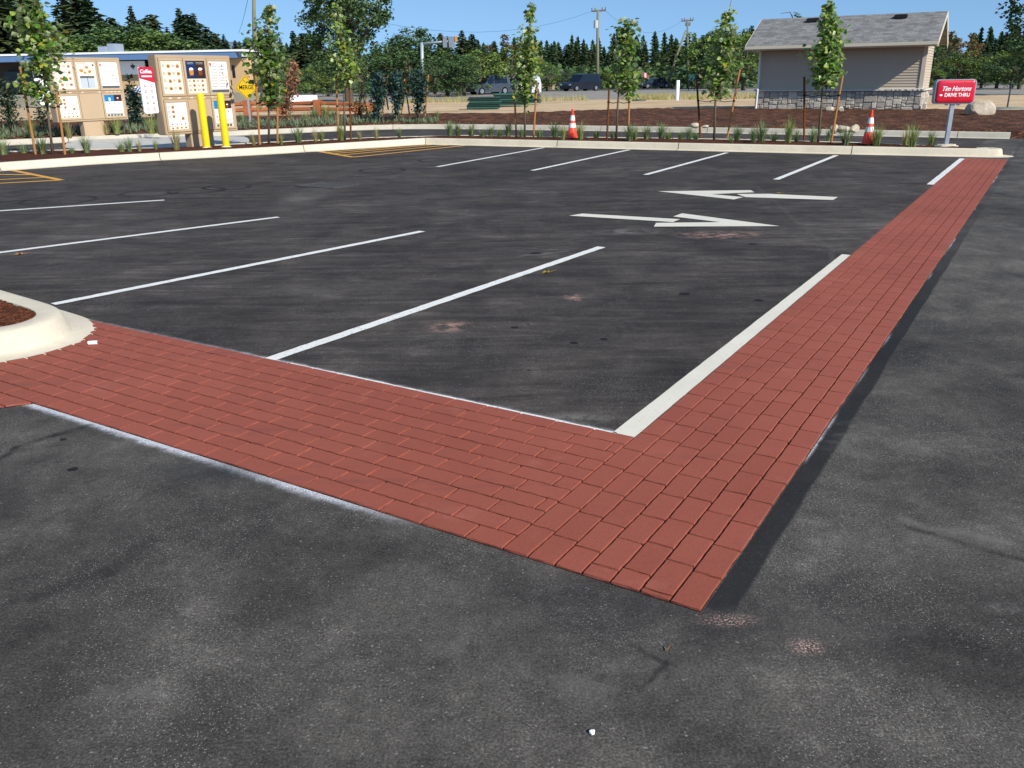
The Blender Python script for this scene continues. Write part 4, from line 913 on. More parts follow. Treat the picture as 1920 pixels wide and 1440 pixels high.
# ---- small pump building
bl = at(1418, 199, 36.0); brr = at(1722, 204, 33.0)
u = Vector((brr.x - bl.x, brr.y - bl.y, 0)); Lw = u.length; ua = math.atan2(u.y, u.x); zb = .24
bld = thing('pump_building', 'small taupe clapboard building with grey shingle roof and stone base', 'building', (bl.x, bl.y, zb), ua)
ze = 2.69 - zb; DW = 2.7; OH = .78; RK = .40
M_SID = simple('taupe_siding', '#bbab97', .75, .25, .05, 1.2, .05); M_TRIM = simple('taupe_trim', '#cbbca8', .7, .25, .04, 2); M_FASC = simple('cream_fascia', '#cfc5ae', .6, .3, .04, 2); M_PVC = simple('white_downpipe', '#e2dfd9', .5, .4, .04, 3)
s = NT('roof_shingle', .95, .15); P = s.pos('Object')
bt = s.n('ShaderNodeTexBrick'); s.put(bt.inputs['Vector'], s.mapv(P, rot=(0, 0, 0))); bt.inputs['Scale'].default_value = 1; bt.inputs['Brick Width'].default_value = .24; bt.inputs['Row Height'].default_value = .135; bt.inputs['Mortar Size'].default_value = .006; bt.inputs['Color1'].default_value = (.10, .098, .094, 1); bt.inputs['Color2'].default_value = (.29, .285, .27, 1); bt.inputs['Mortar'].default_value = (.07, .07, .07, 1); bt.offset = .37
bt.inputs['Bias'].default_value = .1
nn = s.noise(s.mapv(P, scale=(1, 2.5, 1)), 2.4, 5, .7); M_SHIN = s.done(s.mix(.5, bt.outputs['Color'], s.ramp(nn, (.35, (.12, .118, .112, 1)), (.65, (.27, .265, .25, 1)))), s.bump(s.math('ADD', bt.outputs['Fac'], s.noise(P, 60, 3)), .5, .012))
STH = .84
wall = MB(); n_ = 17; hh = (ze - STH) / n_
for i in range(n_):                                     # lap siding, front and right gable side
    z0 = STH + i * hh; z1 = z0 + hh
    wall.add([(0.0, -.020, z0), (Lw, -.020, z0), (Lw, 0, z1), (0.0, 0, z1), (0, 0, z0), (Lw, 0, z0)], [(0, 1, 2, 3), (4, 5, 1, 0)])
    wall.add([(Lw + .020, 0, z0), (Lw + .020, DW, z0), (Lw, DW, z1), (Lw, 0, z1), (Lw, 0, z0), (Lw, DW, z0)], [(0, 1, 2, 3), (4, 5, 1, 0)])
    wall.add([(-.020, DW, z0), (-.020, 0, z0), (0, 0, z1), (0, DW, z1)], [(0, 1, 2, 3)])
rise = 1.06; rz_ = ze + rise * (DW / 2) / (DW / 2 + OH)
wall.add([(Lw, 0, ze), (Lw, DW, ze), (Lw, DW / 2, rz_), (0, 0, ze), (0, DW, ze), (0, DW / 2, rz_), (0, DW, 0), (Lw, DW, 0)], [(0, 1, 2), (4, 3, 5), (7, 6, 4, 1)])
wall.build('clapboard_wall', [M_SID], bld)
b = MB(); b.bbox(-.03, .10, -.045, .0, STH, ze - .01, .004); b.build('corner_trim', [M_TRIM], bld); b = MB(); b.bbox(Lw - .10, Lw + .045, -.045, -.0, STH, ze - .01, .004); b.bbox(Lw + .0, Lw + .045, .0, .10, STH, ze - .01, .004); b.build('corner_trim', [M_TRIM], bld)
# stone veneer: individually sized blocks
s = NT('stone_veneer', .92, .2); P = s.pos('Object'); cc = s.n('ShaderNodeAttribute'); cc.attribute_name = 'tone'; n = s.noise(P, 9, 6, .7)
M_STONE = s.done(s.ramp(s.math('ADD', s.math('MULTIPLY', cc.outputs['Fac'], .6), s.math('MULTIPLY', n, .4)), (.15, (.32, .285, .24, 1)), (.8, (.64, .57, .47, 1))), s.bump(n, .8, .04))
M_MORT = simple('mortar', '#8b8478', .95, .1)
def stones(rnd, x0, x1, z0, z1, y, place):
    b = MB(); tn = []
    z = z0; cells = []
    def split(a0, a1, c0, c1, d):
        w_, h_ = a1 - a0, c1 - c0
        if w_ > .55 or (w_ > .26 and w_ > h_ * 1.9) or (d < 2 and w_ > .4): m = a0 + w_ * rnd.uniform(.35, .65); split(a0, m, c0, c1, d + 1); split(m, a1, c0, c1, d + 1)
        elif h_ > .34 or (h_ > .2 and rnd.random() < .55): m = c0 + h_ * rnd.uniform(.35, .65); split(a0, a1, c0, m, d + 1); split(a0, a1, m, c1, d + 1)
        else: cells.append((a0, a1, c0, c1))
    split(x0, x1, z0, z1, 0)
    for a0, a1, c0, c1 in cells:
        g = .005; pr_ = rnd.uniform(.02, .05); o = len(b.f); j = lambda: rnd.uniform(-.008, .008)
        base = [(a0 + g, c0 + g), (a1 - g, c0 + g), (a1 - g, c1 - g), (a0 + g, c1 - g)]; vs = [place(x, 0, zz) for x, zz in base] + [place(x + (.018 if x < (a0 + a1) / 2 else -.018) + j(), pr_ + j(), zz + (.018 if zz < (c0 + c1) / 2 else -.018) + j()) for x, zz in base]
        b.add(vs, [(4, 5, 6, 7), (0, 1, 5, 4), (1, 2, 6, 5), (2, 3, 7, 6), (3, 0, 4, 7)]); tn += [rnd.random()] * 5
    return b, tn
rs = random.Random(12)
b, tn = stones(rs, -.06, Lw + .06, -.02, STH - .07, 0, lambda x, p, z: (x, -.03 - p, z)); b_, tn_ = stones(rs, 0, DW, -.02, STH - .07, 0, lambda x, p, z: (Lw + .03 + p, x, z)); b.add(b_.v, b_.f); tn += tn_
sv = b.build('stone_base', [M_STONE], bld); a_ = sv.data.attributes.new('tone', 'FLOAT', 'FACE'); a_.data.foreach_set('value', tn)
MB().box(-.03, Lw + .03, -.03, DW, -.3, STH - .06).build('base_core', [M_MORT], bld)
b = MB()                                                # rough cut cap stones
x = -.12
while x < Lw + .1:
    L = rs.uniform(.35, .6); x1 = min(x + L, Lw + .14); k = 8; vs = []; fs = []
    for i in range(k + 1):
        xx = x + (x1 - x - .006) * i / k; d = rs.uniform(-.014, .014); vs += [(xx, -.15 + d, STH - .072), (xx, -.155 + d, STH - .018 + d * .4), (xx, -.03, STH + .006), (xx, -.03, STH - .072)]
    for i in range(k):
        for q in range(3): fs.append((i * 4 + q, (i + 1) * 4 + q, (i + 1) * 4 + q + 1, i * 4 + q + 1))
        fs.append((i * 4 + 3, (i + 1) * 4 + 3, (i + 1) * 4, i * 4))
    fs += [(0, 1, 2, 3), tuple(k * 4 + q for q in (3, 2, 1, 0))]; b.add(vs, fs); x = x1
b.box(Lw + .03, Lw + .15, -.03, DW, STH - .07, STH - .01); b.build('stone_ledge', [simple('ledge_stone', '#c9c3b8', .9, .2, .1, 8, .4)], bld)
# roof: two slabs plus fascia
def slab(sgn):
    y0 = -OH if sgn < 0 else DW + OH; b = MB(); x0, x1 = -RK, Lw + RK; zr = ze + rise; t = .045
    v = [(x0, y0, ze), (x1, y0, ze), (x1, DW / 2, zr), (x0, DW / 2, zr)]; lo = [(a, b_, c - t) for a, b_, c in v]
    b.add(v + lo, [(0, 1, 2, 3), (7, 6, 5, 4), (0, 4, 5, 1), (1, 5, 6, 2), (3, 7, 4, 0)] if sgn < 0 else [(3, 2, 1, 0), (4, 5, 6, 7), (1, 5, 4, 0), (2, 6, 5, 1), (0, 4, 7, 3)]); return b
rf = slab(-1); q_ = slab(1); rf.add(q_.v, q_.f)
roof = rf.build('roof', [M_SHIN], bld)
b = MB(); b.box(-RK, Lw + RK, -OH - .02, -OH - .002, ze - .17, ze - .02)
for xx in (-RK - .022, Lw + RK + .002):
    b.side([(0, 0), (0, 0), (0, 0)], 0, 0) if False else None
    for sg in (0, 1):
        y0 = -OH if sg == 0 else DW + OH; ym = DW / 2
        v = [(xx, y0, ze - .19), (xx + .02, y0, ze - .19), (xx + .02, y0, ze - .0), (xx, y0, ze - .0), (xx, ym, ze + rise - .19), (xx + .02, ym, ze + rise - .19), (xx + .02, ym, ze + rise), (xx, ym, ze + rise)]
        f = [(0, 1, 2, 3), (7, 6, 5, 4), (0, 4, 5, 1), (1, 5, 6, 2), (2, 6, 7, 3), (3, 7, 4, 0)]; b.add(v, f)
b.box(-RK, Lw + RK, -OH, 0, ze - .175, ze - .165)
b.build('fascia', [M_FASC], roof)
for xpx in (1504, 1678):
    t_ = (at(xpx, 34, 36).x - bl.x) / math.cos(ua) ; t_ = Lw * ((xpx - 1412) / (1740 - 1412))
    yy = DW / 2 - .36; zz = ze + rise * (yy + OH) / (DW / 2 + OH); v = MB(); v.bbox(t_ - .22, t_ + .22, yy - .12, yy + .28, zz - .03, zz + .12, .02); v.build('roof_vent', [simple('vent_black', '#1d1e20', .7, .3)], roof)
b = MB(); b.tube([(.02, -.20, ze - .12), (.02, -.10, ze - .35), (.03, -.09, STH + .10), (.06, -.22, STH + .0), (.05, -.24, .12), (.0, -.34, .02)], .04, 8); b.build('downpipe', [M_PVC], bld)
b = MB(); b.box(-RK, Lw + RK, -OH - .10, -OH - .021, ze - .13, ze - .03); b.build('gutter', [M_FASC], roof)
b = MB(); b.bbox(Lw + .14, Lw + .26, -.12, -.02, 0, .32, .01); b.build('meter_box', [M_TRIM], bld)
for x_ in (-.25,): MB().tube([(-.22, -.05, ze - .14), (-.22, -.05, ze - .32)], .03, 8).build('eave_bracket', [M_PVC], roof)

# ---- marker posts, poles, lids
def at_z(px, py, Y): return at(px, py, Y)
g = at(1269.5, 188, 44); t = at(1269.5, 150.5, 44); MB_ = MB().lathe([(.085, 0), (.085, t.z - g.z - .01), (.075, t.z - g.z), (0, t.z - g.z)], 18)
o = MB_.build('marker_post', [M_WHT], smooth=True); o.location = (g.x, g.y, .2 if False else g.z); tag(o, 'round white marker post standing on the sand', 'post')
M_GRNM = simple('green_metal', '#2f4a3f', .6, .4, .1, 4); M_POLE = simple('utility_wood', '#7d7a62', .9, .2, .15, 3); M_DARKM = simple('dark_metal', '#3d3f41', .5, .4)
g = gp(1888, 205, .30); r = thing('standpipe_cover', 'round grey-green cover with an upright iron pipe at the right edge', 'utility cover', (g.x, g.y, .28))
MB().lathe([(0, .10), (.50, .09), (.62, .04), (.64, 0)], 24).build('lid', [simple('lid_green', '#6f7f76', .7, .3, .1, 6)], r, smooth=True); q = MB(); q.lathe([(.03, .08), (.025, .95)], 8); q.lathe([(.05, .92), (.055, .98), (.0, 1.02)], 10); q.build('pipe', [M_DARKM], r)
g = gp(1198, 188, .26); r = thing('ground_cover_lid', 'small dark round cover lying on the sand behind the fifth young tree', 'utility cover', (g.x, g.y, .24)); MB().lathe([(0, .07), (.42, .06), (.46, 0)], 20).build('lid', [M_GRNM], r)
def wires(a, b, sag, label, rad=.03):
    b_ = MB(); pts = [a.lerp(b, t / 14) - Z * sag * 4 * (t / 14) * (1 - t / 14) for t in range(15)]; b_.tube(pts, rad, 4); o = b_.build('power_line', [M_STRAP]); tag(o, label, 'wire'); return o
def pole(base, top, Y, label, arms=(), rad=.16, tf=False, name='utility_pole'):
    B = at(*base, Y); T = at(*top, Y); r = thing(name, label, 'utility pole', B)
    b = MB(); b.tube([Vector((0, 0, -.6)), (T - B) * .5, T - B], [rad * 1.15, rad, rad * .72], 10); b.build('pole', [M_POLE], r, smooth=True)
    for (y, x0, x1) in arms: A1 = at(x0, y + (x1 - x0) * .03, Y) - B; A2 = at(x1, y - (x1 - x0) * .03, Y) - B; c = MB(); c.tube([A1, A2], .10, 6); [c.tube([A1.lerp(A2, k), A1.lerp(A2, k) + Z * .35], .06, 6) for k in (.03, .25, .75, .97)]; c.build('crossarm', [simple('weathered_arm', '#6f6a5e', .9, .2)], r)
    if tf: c = MB(); q = at(1117.5, 46, Y) - B; c.lathe([(0, q.z - .4), (.28, q.z - .4), (.28, q.z + .45), (0, q.z + .5)], 12, c=(q.x, q.y)); c.build('transformer', [simple('transformer_grey', '#b9bfc2', .5, .4)], r)
    return r
pole((1120, 168), (1121, 18), 112, 'tall grey-green utility pole with one crossarm right of the black vehicle', [(20, 1109, 1136)], .19, True)
pole((1290, 163), (1289, 36), 128, 'distant utility pole with two short crossarms left of the green highway sign', [(38.5, 1278, 1300), (47, 1285, 1294)], .16)
r = pole((1250, 157), (1286, 57), 126, 'slanted brace pole leaning against the distant utility pole', (), .17, name='brace_pole')
pole((478, 160), (475, -60), 78, 'utility pole rising behind the second young tree and cut by the top edge', (), .17)
wires(at(475, -30, 78), at(1110, 21, 112), 3.0, 'thin power line crossing the sky from the left pole to the tall pole', .011)
wires(at(1134, 19, 112), at(1279, 39, 128), 2.0, 'thin power line between the tall pole and the distant pole', .011)
wires(at(475, -60, 78), at(447, 62, 120), .5, 'steep thin wire running down left of the left pole', .02)
# cantilever mast with back of signs
M_GALV = simple('galvanised', '#aab4bb', .5, .5, .06, 3, metal=.3); Bm = at(791.5, 160, 88); Tm = at(791, 80, 88); r = thing('sign_mast', 'pale steel cantilever mast carrying grey backed highway signs', 'traffic mast', Bm)
b = MB(); b.tube([Vector((0, 0, -1.3)), Tm - Bm], [.22, .15], 12); b.build('mast', [M_GALV], r, smooth=True)
b = MB(); e = at(858, 76, 88) - Bm; b.tube([Tm - Bm - Z * .1, e], [.13, .08], 10); b.build('arm', [M_GALV], r, smooth=True)
for x0, x1, y0, y1, lb in ((830, 838.5, 69, 89, 0), (841, 853, 68.5, 89, 0)):
    p = at(x0, y0, 87.8) - Bm; q = at(x1, y1, 87.8) - Bm; c = MB(); c.bbox(p.x, q.x, p.y - .02, p.y + .02, q.z, p.z, .01); c.build('sign_panel', [simple('sign_back', '#8f959b', .5, .4, .06, 3, metal=.4)], r)
p = at(855, 72, 87.8) - Bm; MB().bbox(p.x - .12, p.x + .12, p.y - .1, p.y + .1, p.z - .3, p.z + .2, .02).build('signal_head', [simple('signal_orange', '#cf8a30', .5, .4)], r)
# green highway sign with posts
B = at(1299, 163, 100); r = thing('highway_sign', 'green highway sign seen past the distant utility pole', 'road sign', B)
p = at(1291, 139, 100) - B; q = at(1305, 151, 100) - B; MB().bbox(p.x, q.x, -.03, .03, q.z, p.z, .01).build('sign_panel', [simple('sign_green', '#235048', .5, .4)], r)
b = MB(); b.tube([(p.x + .1, .06, -.8), (p.x + .1, .06, p.z)], .05, 6); b.tube([(q.x - .1, .06, -.8), (q.x - .1, .06, p.z)], .05, 6); b.build('posts', [M_DARKM], r)
# flag
B = at(1204, 166, 118); r = thing('flag', 'small red and white flag left of the distant dark blue car', 'flag', B); T = at(1204, 134, 118) - B; MB().tube([(0, 0, -.5), T], .04, 6).build('flagpole', [M_DARKM], r)
b = MB(); vs = []; fs = []
for i in range(7):
    for j in range(3): vs.append((i * .12, .05 * math.sin(i * 1.1), T.z - .05 - j * .28 - i * .05))
for i in range(6):
    for j in range(2): fs.append((i * 3 + j, i * 3 + j + 1, i * 3 + j + 4, i * 3 + j + 3))
b.v = vs; b.f = fs; b.mi = [1 if (2 <= (k // 2) <= 3) else 0 for k in range(len(fs))]; b.build('cloth', [M_RED, M_WHT], r)

# ---- vehicles
M_GLASS = simple('car_glass', '#10151b', .08, .6, .05); M_TYRE = simple('tyre', '#141414', .8, .2); M_RIM = simple('rim', '#9a9da0', .35, .5, .05, 4, metal=.7); M_LAMP = simple('headlight', '#d9dde0', .15, .6)
def vehicle(label, cat, cen, Y, ang, colr, L=4.8, H_=1.75, Wd=1.85, kind='suv', name='parked_car'):
    base = at(*cen, Y); M_ = simple('car_paint_' + colr.strip('#'), colr, .3, .5, .04, 2, coat=.6); r = thing(name, label, cat, base, ang)
    w2 = Wd / 2; bt_ = H_ * .55
    if kind == 'suv': body = [(-L / 2, .35), (-L / 2, bt_ * .9), (-L / 2 + .08, bt_), (L * .20, bt_), (L * .44, bt_ * .93), (L / 2, bt_ * .72), (L / 2, .32), (L * .42, .26), (-L * .45, .26)]; cab = [(-L / 2 + .12, bt_), (-L / 2 + .28, H_ - .05), (-L / 2 + .5, H_), (L * .03, H_), (L * .08, H_ - .04), (L * .22, bt_)]
    elif kind == 'van': body = [(-L / 2, .35), (-L / 2, H_ * .62), (L * .30, H_ * .62), (L / 2, H_ * .45), (L / 2, .32), (-L * .45, .26)]; bt_ = H_ * .62; cab = [(-L / 2 + .02, bt_), (-L / 2 + .10, H_), (L * .16, H_), (L * .34, bt_)]
    else: body = [(-L / 2, .32), (-L / 2, bt_ * .95), (-L * .34, bt_), (L * .2, bt_), (L * .44, bt_ * .88), (L / 2, bt_ * .66), (L / 2, .30), (-L * .45, .24)]; cab = [(-L * .36, bt_), (-L * .24, H_), (L * .06, H_), (L * .22, bt_)]
    b = MB(); b.side(body[::-1], -w2, w2); bo_ = b.build('body', [M_], r)
    ins = .12
    b = MB(); nn_ = len(cab); vs = [(x, -w2 + (ins * (z - bt_) / (H_ - bt_)) + .03, z) for x, z in cab] + [(x, w2 - (ins * (z - bt_) / (H_ - bt_)) - .03, z) for x, z in cab]
    fs = [tuple(range(nn_ - 1, -1, -1))[::-1] if False else tuple(range(nn_)), tuple(range(2 * nn_ - 1, nn_ - 1, -1))] + [((i + 1) % nn_, i, nn_ + i, nn_ + (i + 1) % nn_) for i in range(nn_)]; b.add(vs, fs); cabo = b.build('cabin', [M_], r)
    # side glass set proud of the cabin
    zt = H_ - .12; zl = bt_ + .03; xs0, xs1 = cab[0][0] + .30, cab[-1][0] - .25
    for sg, nm in ((-1, 'side_window'), (1, 'side_window')):
        b = MB(); seg_ = 3 if kind != 'van' else 2
        for k in range(seg_):
            if kind == 'van' and k == 0: continue
            a = xs0 + (xs1 - xs0) * k / seg_ + .04; c = xs0 + (xs1 - xs0) * (k + 1) / seg_ - .04; sl = .22 if k == seg_ - 1 else 0
            yo = lambda z: sg * (w2 - ins * (z - bt_) / (H_ - bt_) - .022); b.add([(a, yo(zl), zl), (c, yo(zl), zl), (c - sl, yo(zt), zt), (a + (.1 if k == 0 else 0), yo(zt), zt)], [(0, 1, 2, 3)] if sg < 0 else [(3, 2, 1, 0)])
        b.build(nm, [M_GLASS], cabo)
    xa, za = cab[-1]; xb, zb_ = cab[-2]; b = MB(); yy = w2 - .17; f1 = .12; f2 = .9
    b.add([(xa + (xb - xa) * f1 + .012, -yy, za + (zb_ - za) * f1 + .01), (xa + (xb - xa) * f1 + .012, yy, za + (zb_ - za) * f1 + .01), (xa + (xb - xa) * f2 + .012, yy - .06, za + (zb_ - za) * f2 + .01), (xa + (xb - xa) * f2 + .012, -yy + .06, za + (zb_ - za) * f2 + .01)], [(0, 1, 2, 3)]); b.build('windscreen', [M_GLASS], cabo)
    for sx_ in (-L * .31, L * .31):
        for sg in (-1, 1):
            b = MB(); yc = sg * (w2 - .10); n = 18
            for y0, y1, rr_, m in ((yc - .12, yc + .12, .36, 0), (yc + sg * .121 - .004, yc + sg * .121 + .004, .22, 1)):
                ring = [(sx_ + rr_ * math.cos(6.283 * k / n), .36 + rr_ * math.sin(6.283 * k / n)) for k in range(n)]; b.side(ring[::-1], y0, y1, m)
            b.build('wheel', [M_TYRE, M_RIM], r)
    for sg in (-1, 1): b = MB(); b.bbox(L / 2 - .10, L / 2 + .012, sg * (w2 - .22) - .17, sg * (w2 - .22) + .17, bt_ * .60 + .02, bt_ * .60 + .18, .01); b.build('headlight', [M_LAMP], r)
    b = MB(); b.bbox(L / 2 - .05, L / 2 + .02, -w2 + .42, w2 - .42, bt_ * .5, bt_ * .72, .01); b.build('grille', [M_DARKM], r); return r
vehicle('black sport utility vehicle on the highway left of the tall utility pole', 'car', (1089, 171), 107, R_(218), '#0d1220', 5.0, 1.95, 2.0)
vehicle('silver-grey off-road vehicle in front of the trees left of the white van', 'car', (917, 177.5), 90, R_(212), '#3b424c', 4.3, 1.85, 1.8)
vehicle('white van half hidden behind the fourth young tree', 'van', (982, 179), 94, R_(225), '#c9ccd0', 3.6, 2.0, 1.7, 'van')
vehicle('low dark blue car far off right of the flag', 'car', (1227, 166), 125, R_(195), '#131c30', 4.5, 1.42, 1.8, 'sedan')

# ---- stacked green fence panels
M_GRN = simple('dark_green_stack', '#16352c', .55, .4, .25, 2); M_GRN2 = simple('green_pipe', '#2f5d50', .5, .4, .2, 3)
def stack(x0, x1, y, Y, n, ang, label):
    a = at(x0, y, Y); b_ = at(x1, y, Y); L = (b_ - a).length; r = thing('panel_stack', label, 'panel stack', (a.x, a.y, a.z), ang)
    for k in range(n): b = MB(); o_ = random.uniform(-.1, .1); b.bbox(o_, L + o_ * .5, -.8, .8, k * .085, k * .085 + .06, .01); b.build('panel', [M_GRN if k % 3 else M_GRN2], r)
    return r
stack(877, 938, 203, 41.5, 6, R_(2), 'dark green stack of flat panels lying on the sand, nearest and leftmost of three'); stack(928, 985, 197.5, 46, 7, R_(5), 'green stack of panels behind the leftmost stack'); stack(972, 1010, 193.5, 49, 6, R_(8), 'green stack of panels under the white van')
# ---- split rail fence
M_RAIL = simple('red_brown_rail', '#a0603c', .85, .2, .25, 3, .3)
def rail_fence(posts, label):
    B = gp(posts[0][0], posts[0][1], .28); r = thing('rail_fence', label, 'fence', B); pp = []
    for (x, yb, yt) in posts:
        g = gp(x, yb, .28); T = at(x, yt, g.y); pp.append((g - B, T.z - .28)); b = MB(); b.bbox((g - B).x - .14, (g - B).x + .14, (g - B).y - .14, (g - B).y + .14, -.05, T.z - .28, .015); b.build('fence_post', [M_RAIL], r)
    for (a, ha), (c, hc) in zip(pp, pp[1:]):
        for k in (.42, .80):
            b = MB(); d = (c - a).normalized(); b.tube([a - d * .25 + Z * ha * k, c + d * .25 + Z * hc * (k + .03)], .075, 6); b.build('rail', [M_RAIL], r)
    return r
rail_fence([(430, 220, 192), (466, 219, 188), (530, 217, 190), (596, 217, 187), (672, 217, 191), (700, 216, 193)], 'red-brown split rail fence behind the shrubs, right of the menu boards')

# ---- merge sign
M_SYEL = simple('sign_yellow', (.85, .52, .01), .45, .4, .03, 3); M_BLK = simple('sign_black', '#151515', .5, .3)
c = at(462, 164, 31); B = Vector((c.x, c.y, .25)); r = thing('merge_sign', 'yellow diamond warning sign lettered MERGE beside the right end of the menu board', 'road sign', B, R_(0))
e = .40; zc = c.z - B.z; MB().side([(e, zc), (0, zc + e), (-e, zc), (0, zc - e)][::-1], -.01, .01).build('sign_plate', [M_SYEL], r)
b = MB(); 
for rr0, rr1 in ((e - .05, e - .035),):
    P4 = [(rr1, 0), (0, rr1), (-rr1, 0), (0, -rr1)]; Q4 = [(rr0, 0), (0, rr0), (-rr0, 0), (0, -rr0)]
    for k in range(4): b.side([(P4[k][0], zc + P4[k][1]), (P4[(k + 1) % 4][0], zc + P4[(k + 1) % 4][1]), (Q4[(k + 1) % 4][0], zc + Q4[(k + 1) % 4][1]), (Q4[k][0], zc + Q4[k][1])][::-1], -.014, -.0105)
b.build('border', [M_BLK], r); text_part('lettering', 'MERGE', .19, M_BLK, r, (0, -.013, zc), offset=.002, ext=.001, sx=.85)
MB().box(-.03, .03, .012, .05, 0, zc + .3).build('post', [M_GALV], r)

# ---- store building and others behind the boards
M_BAND = simple('blue_grey_fascia', '#5b7ca6', .5, .4, .08, .8); M_WROOF = simple('white_roof_edge', '#eef0f2', .5, .4, .03); M_TANW = simple('tan_wall', '#c9a97e', .8, .2, .06, .8); M_DKW = simple('brown_grey_wall', '#4a443d', .8, .2, .1, .8); M_WIN = simple('dark_window', '#14171b', .15, .6)
Yb = 62; a = at(-60, 184, Yb); c_ = at(462, 184, Yb - 4); u = (c_ - a); u.z = 0; L = u.length; ang = math.atan2(u.y, u.x)
st = thing('store_building', 'long low store with blue fascia and white roof edge behind the menu boards', 'building', (a.x, a.y, .1), ang)
zt = at(200, 101, 60).z - .1; fb_ = zt - .40
MB().box(0, L, 1.2, 4, 0, fb_ + .1).build('wall', [M_DKW], st)
b = MB(); b.box(-.5, L + .2, -.25, 4.2, zt - .02, zt + .10); rfo = b.build('roof', [M_WROOF], st)
b = MB(); b.box(-.5, L * .985, -.2, .6, fb_, zt - .025); b.build('fascia', [M_BAND], rfo)
def lx(px): return L * (px + 60) / 522
b = MB(); b.bbox(lx(224), lx(300), .9, 1.18, .2, fb_ * .80, .02); b.build('tan_panel', [M_TANW], st); b = MB(); b.bbox(lx(418), lx(463), .6, 1.18, .2, fb_, .02); b.build('tan_panel', [M_TANW], st)
for x0, x1, z0, z1 in ((lx(4), lx(60), 1.0, 2.4), (lx(276), lx(296), fb_ * .72, fb_ * .92)): MB().box(x0, x1, .8, 1.19, z0, z1).build('window', [M_WIN], st)
b = MB(); b.box(lx(434.5), lx(439.5), .585, .6, fb_ * .60, fb_ * .86); b.build('window', [M_WIN], st)
b = MB(); b.bbox(lx(233), lx(279), .55, .65, fb_ * .70, fb_ * .98, .01); sg_ = b.build('sign_panel', [M_WHT], st)
M_EMB = simple('emblem_green', '#1f6b54', .5, .4); cx = lx(257); cz = fb_ * .86; b = MB()
for a0 in (-70, -35, 0, 35, 70):
    a_ = R_(a0); d = Vector((math.sin(a_), 0, -math.cos(a_))); n__ = Vector((d.z, 0, -d.x)); ln_ = .30 if a0 == 0 else .22; p = Vector((cx, .545, cz + .1)); b.add([p - n__ * .03, p + d * ln_ * .6 - n__ * .05, p + d * ln_, p + d * ln_ * .6 + n__ * .05, p + n__ * .03], [(0, 1, 2, 3, 4), (4, 3, 2, 1, 0)])
b.box(cx - .03, cx + .03, .54, .549, cz, cz + .22); b.build('leaf_emblem', [M_EMB], sg_)
b = MB()
for i in range(12): x0 = lx(250) + i * (lx(284) - lx(250)) / 12; b.add([(x0, .2, fb_ * .30), (x0 + .16, .2, fb_ * .30), (x0 + .16, 1.0, fb_ * .47), (x0, 1.0, fb_ * .47)], [(0, 1, 2, 3)], i % 2)
b.box(lx(250), lx(284), .19, .2, fb_ * .22, fb_ * .30, 1); b.build('awning', [M_WHT, M_BAND], st)
b = MB(); b.bbox(lx(171), lx(186), 2, 3, zt + .05, zt + .55, .02, 0); b.bbox(lx(186), lx(201), 2.2, 3.2, zt + .05, zt + .72, .02, 0); b.build('roof_unit', [simple('hvac_grey', '#8d96a3', .5, .4, .1, 3)], rfo)
b = MB(); b.box(-2, L + 1, -2.0, 0.0, .02, .9); b.build('low_planter_wall', [simple('planter_grey', '#8f8a7c', .85, .2, .1, 2)], st)
Y2 = 85; a = at(205, 160, Y2); c_ = at(470, 160, Y2); st2 = thing('shop_building', 'farther shop with brown-red, grey and white blocks above the store roof', 'building', (a.x, a.y, .1)); L2 = c_.x - a.x; k2 = lambda px: L2 * (px - 205) / 265
zz = lambda py: at(300, py, Y2).z - .1
MB().box(k2(205), k2(318), 0, 8, 0, zz(92)).build('brown_block', [simple('red_brown_wall', '#6f4238', .8, .2, .12, .6)], st2)
MB().box(k2(238), k2(278), -.2, -.001, zz(112), zz(95)).build('dark_opening', [M_DKW], st2)
MB().box(k2(318), k2(375), -.6, 8, 0, zz(96)).build('grey_block', [simple('lilac_grey_wall', '#9ea1ad', .8, .2, .06, .6)], st2)
MB().box(k2(375), k2(462), -.9, 8, 0, zz(96.5)).build('white_block', [simple('white_wall', '#dcdde0', .7, .2, .04, .6)], st2)
MB().box(k2(393), k2(460), -1.2, -.9, zz(113), zz(102)).build('blue_fascia', [simple('deep_blue_fascia', '#33547f', .5, .4, .06, .6)], st2)
MB().box(k2(200), k2(300), -.5, 8, zz(92), zz(90.5)).build('flat_roof', [simple('brown_roof', '#5a4a42', .8, .2)], st2)
# white box trailer behind fence
B = at(563, 199, 55); q = at(582, 178, 55); p = at(540, 178, 55); r = thing('box_trailer', 'plain white box trailer behind the rail fence right of the second young tree', 'trailer', (p.x, p.y, B.z - .05)); MB().bbox(0, q.x - p.x, 0, 2, .12, p.z - B.z, .03).build('box', [M_WROOF], r)
for x_ in (.25, q.x - p.x - .25):
    b = MB(); ring = [(x_ + .14 * math.cos(6.283 * k / 14), .14 + .14 * math.sin(6.283 * k / 14)) for k in range(14)]; b.side(ring[::-1], -.02, .12); b.build('wheel', [M_TYRE], r)
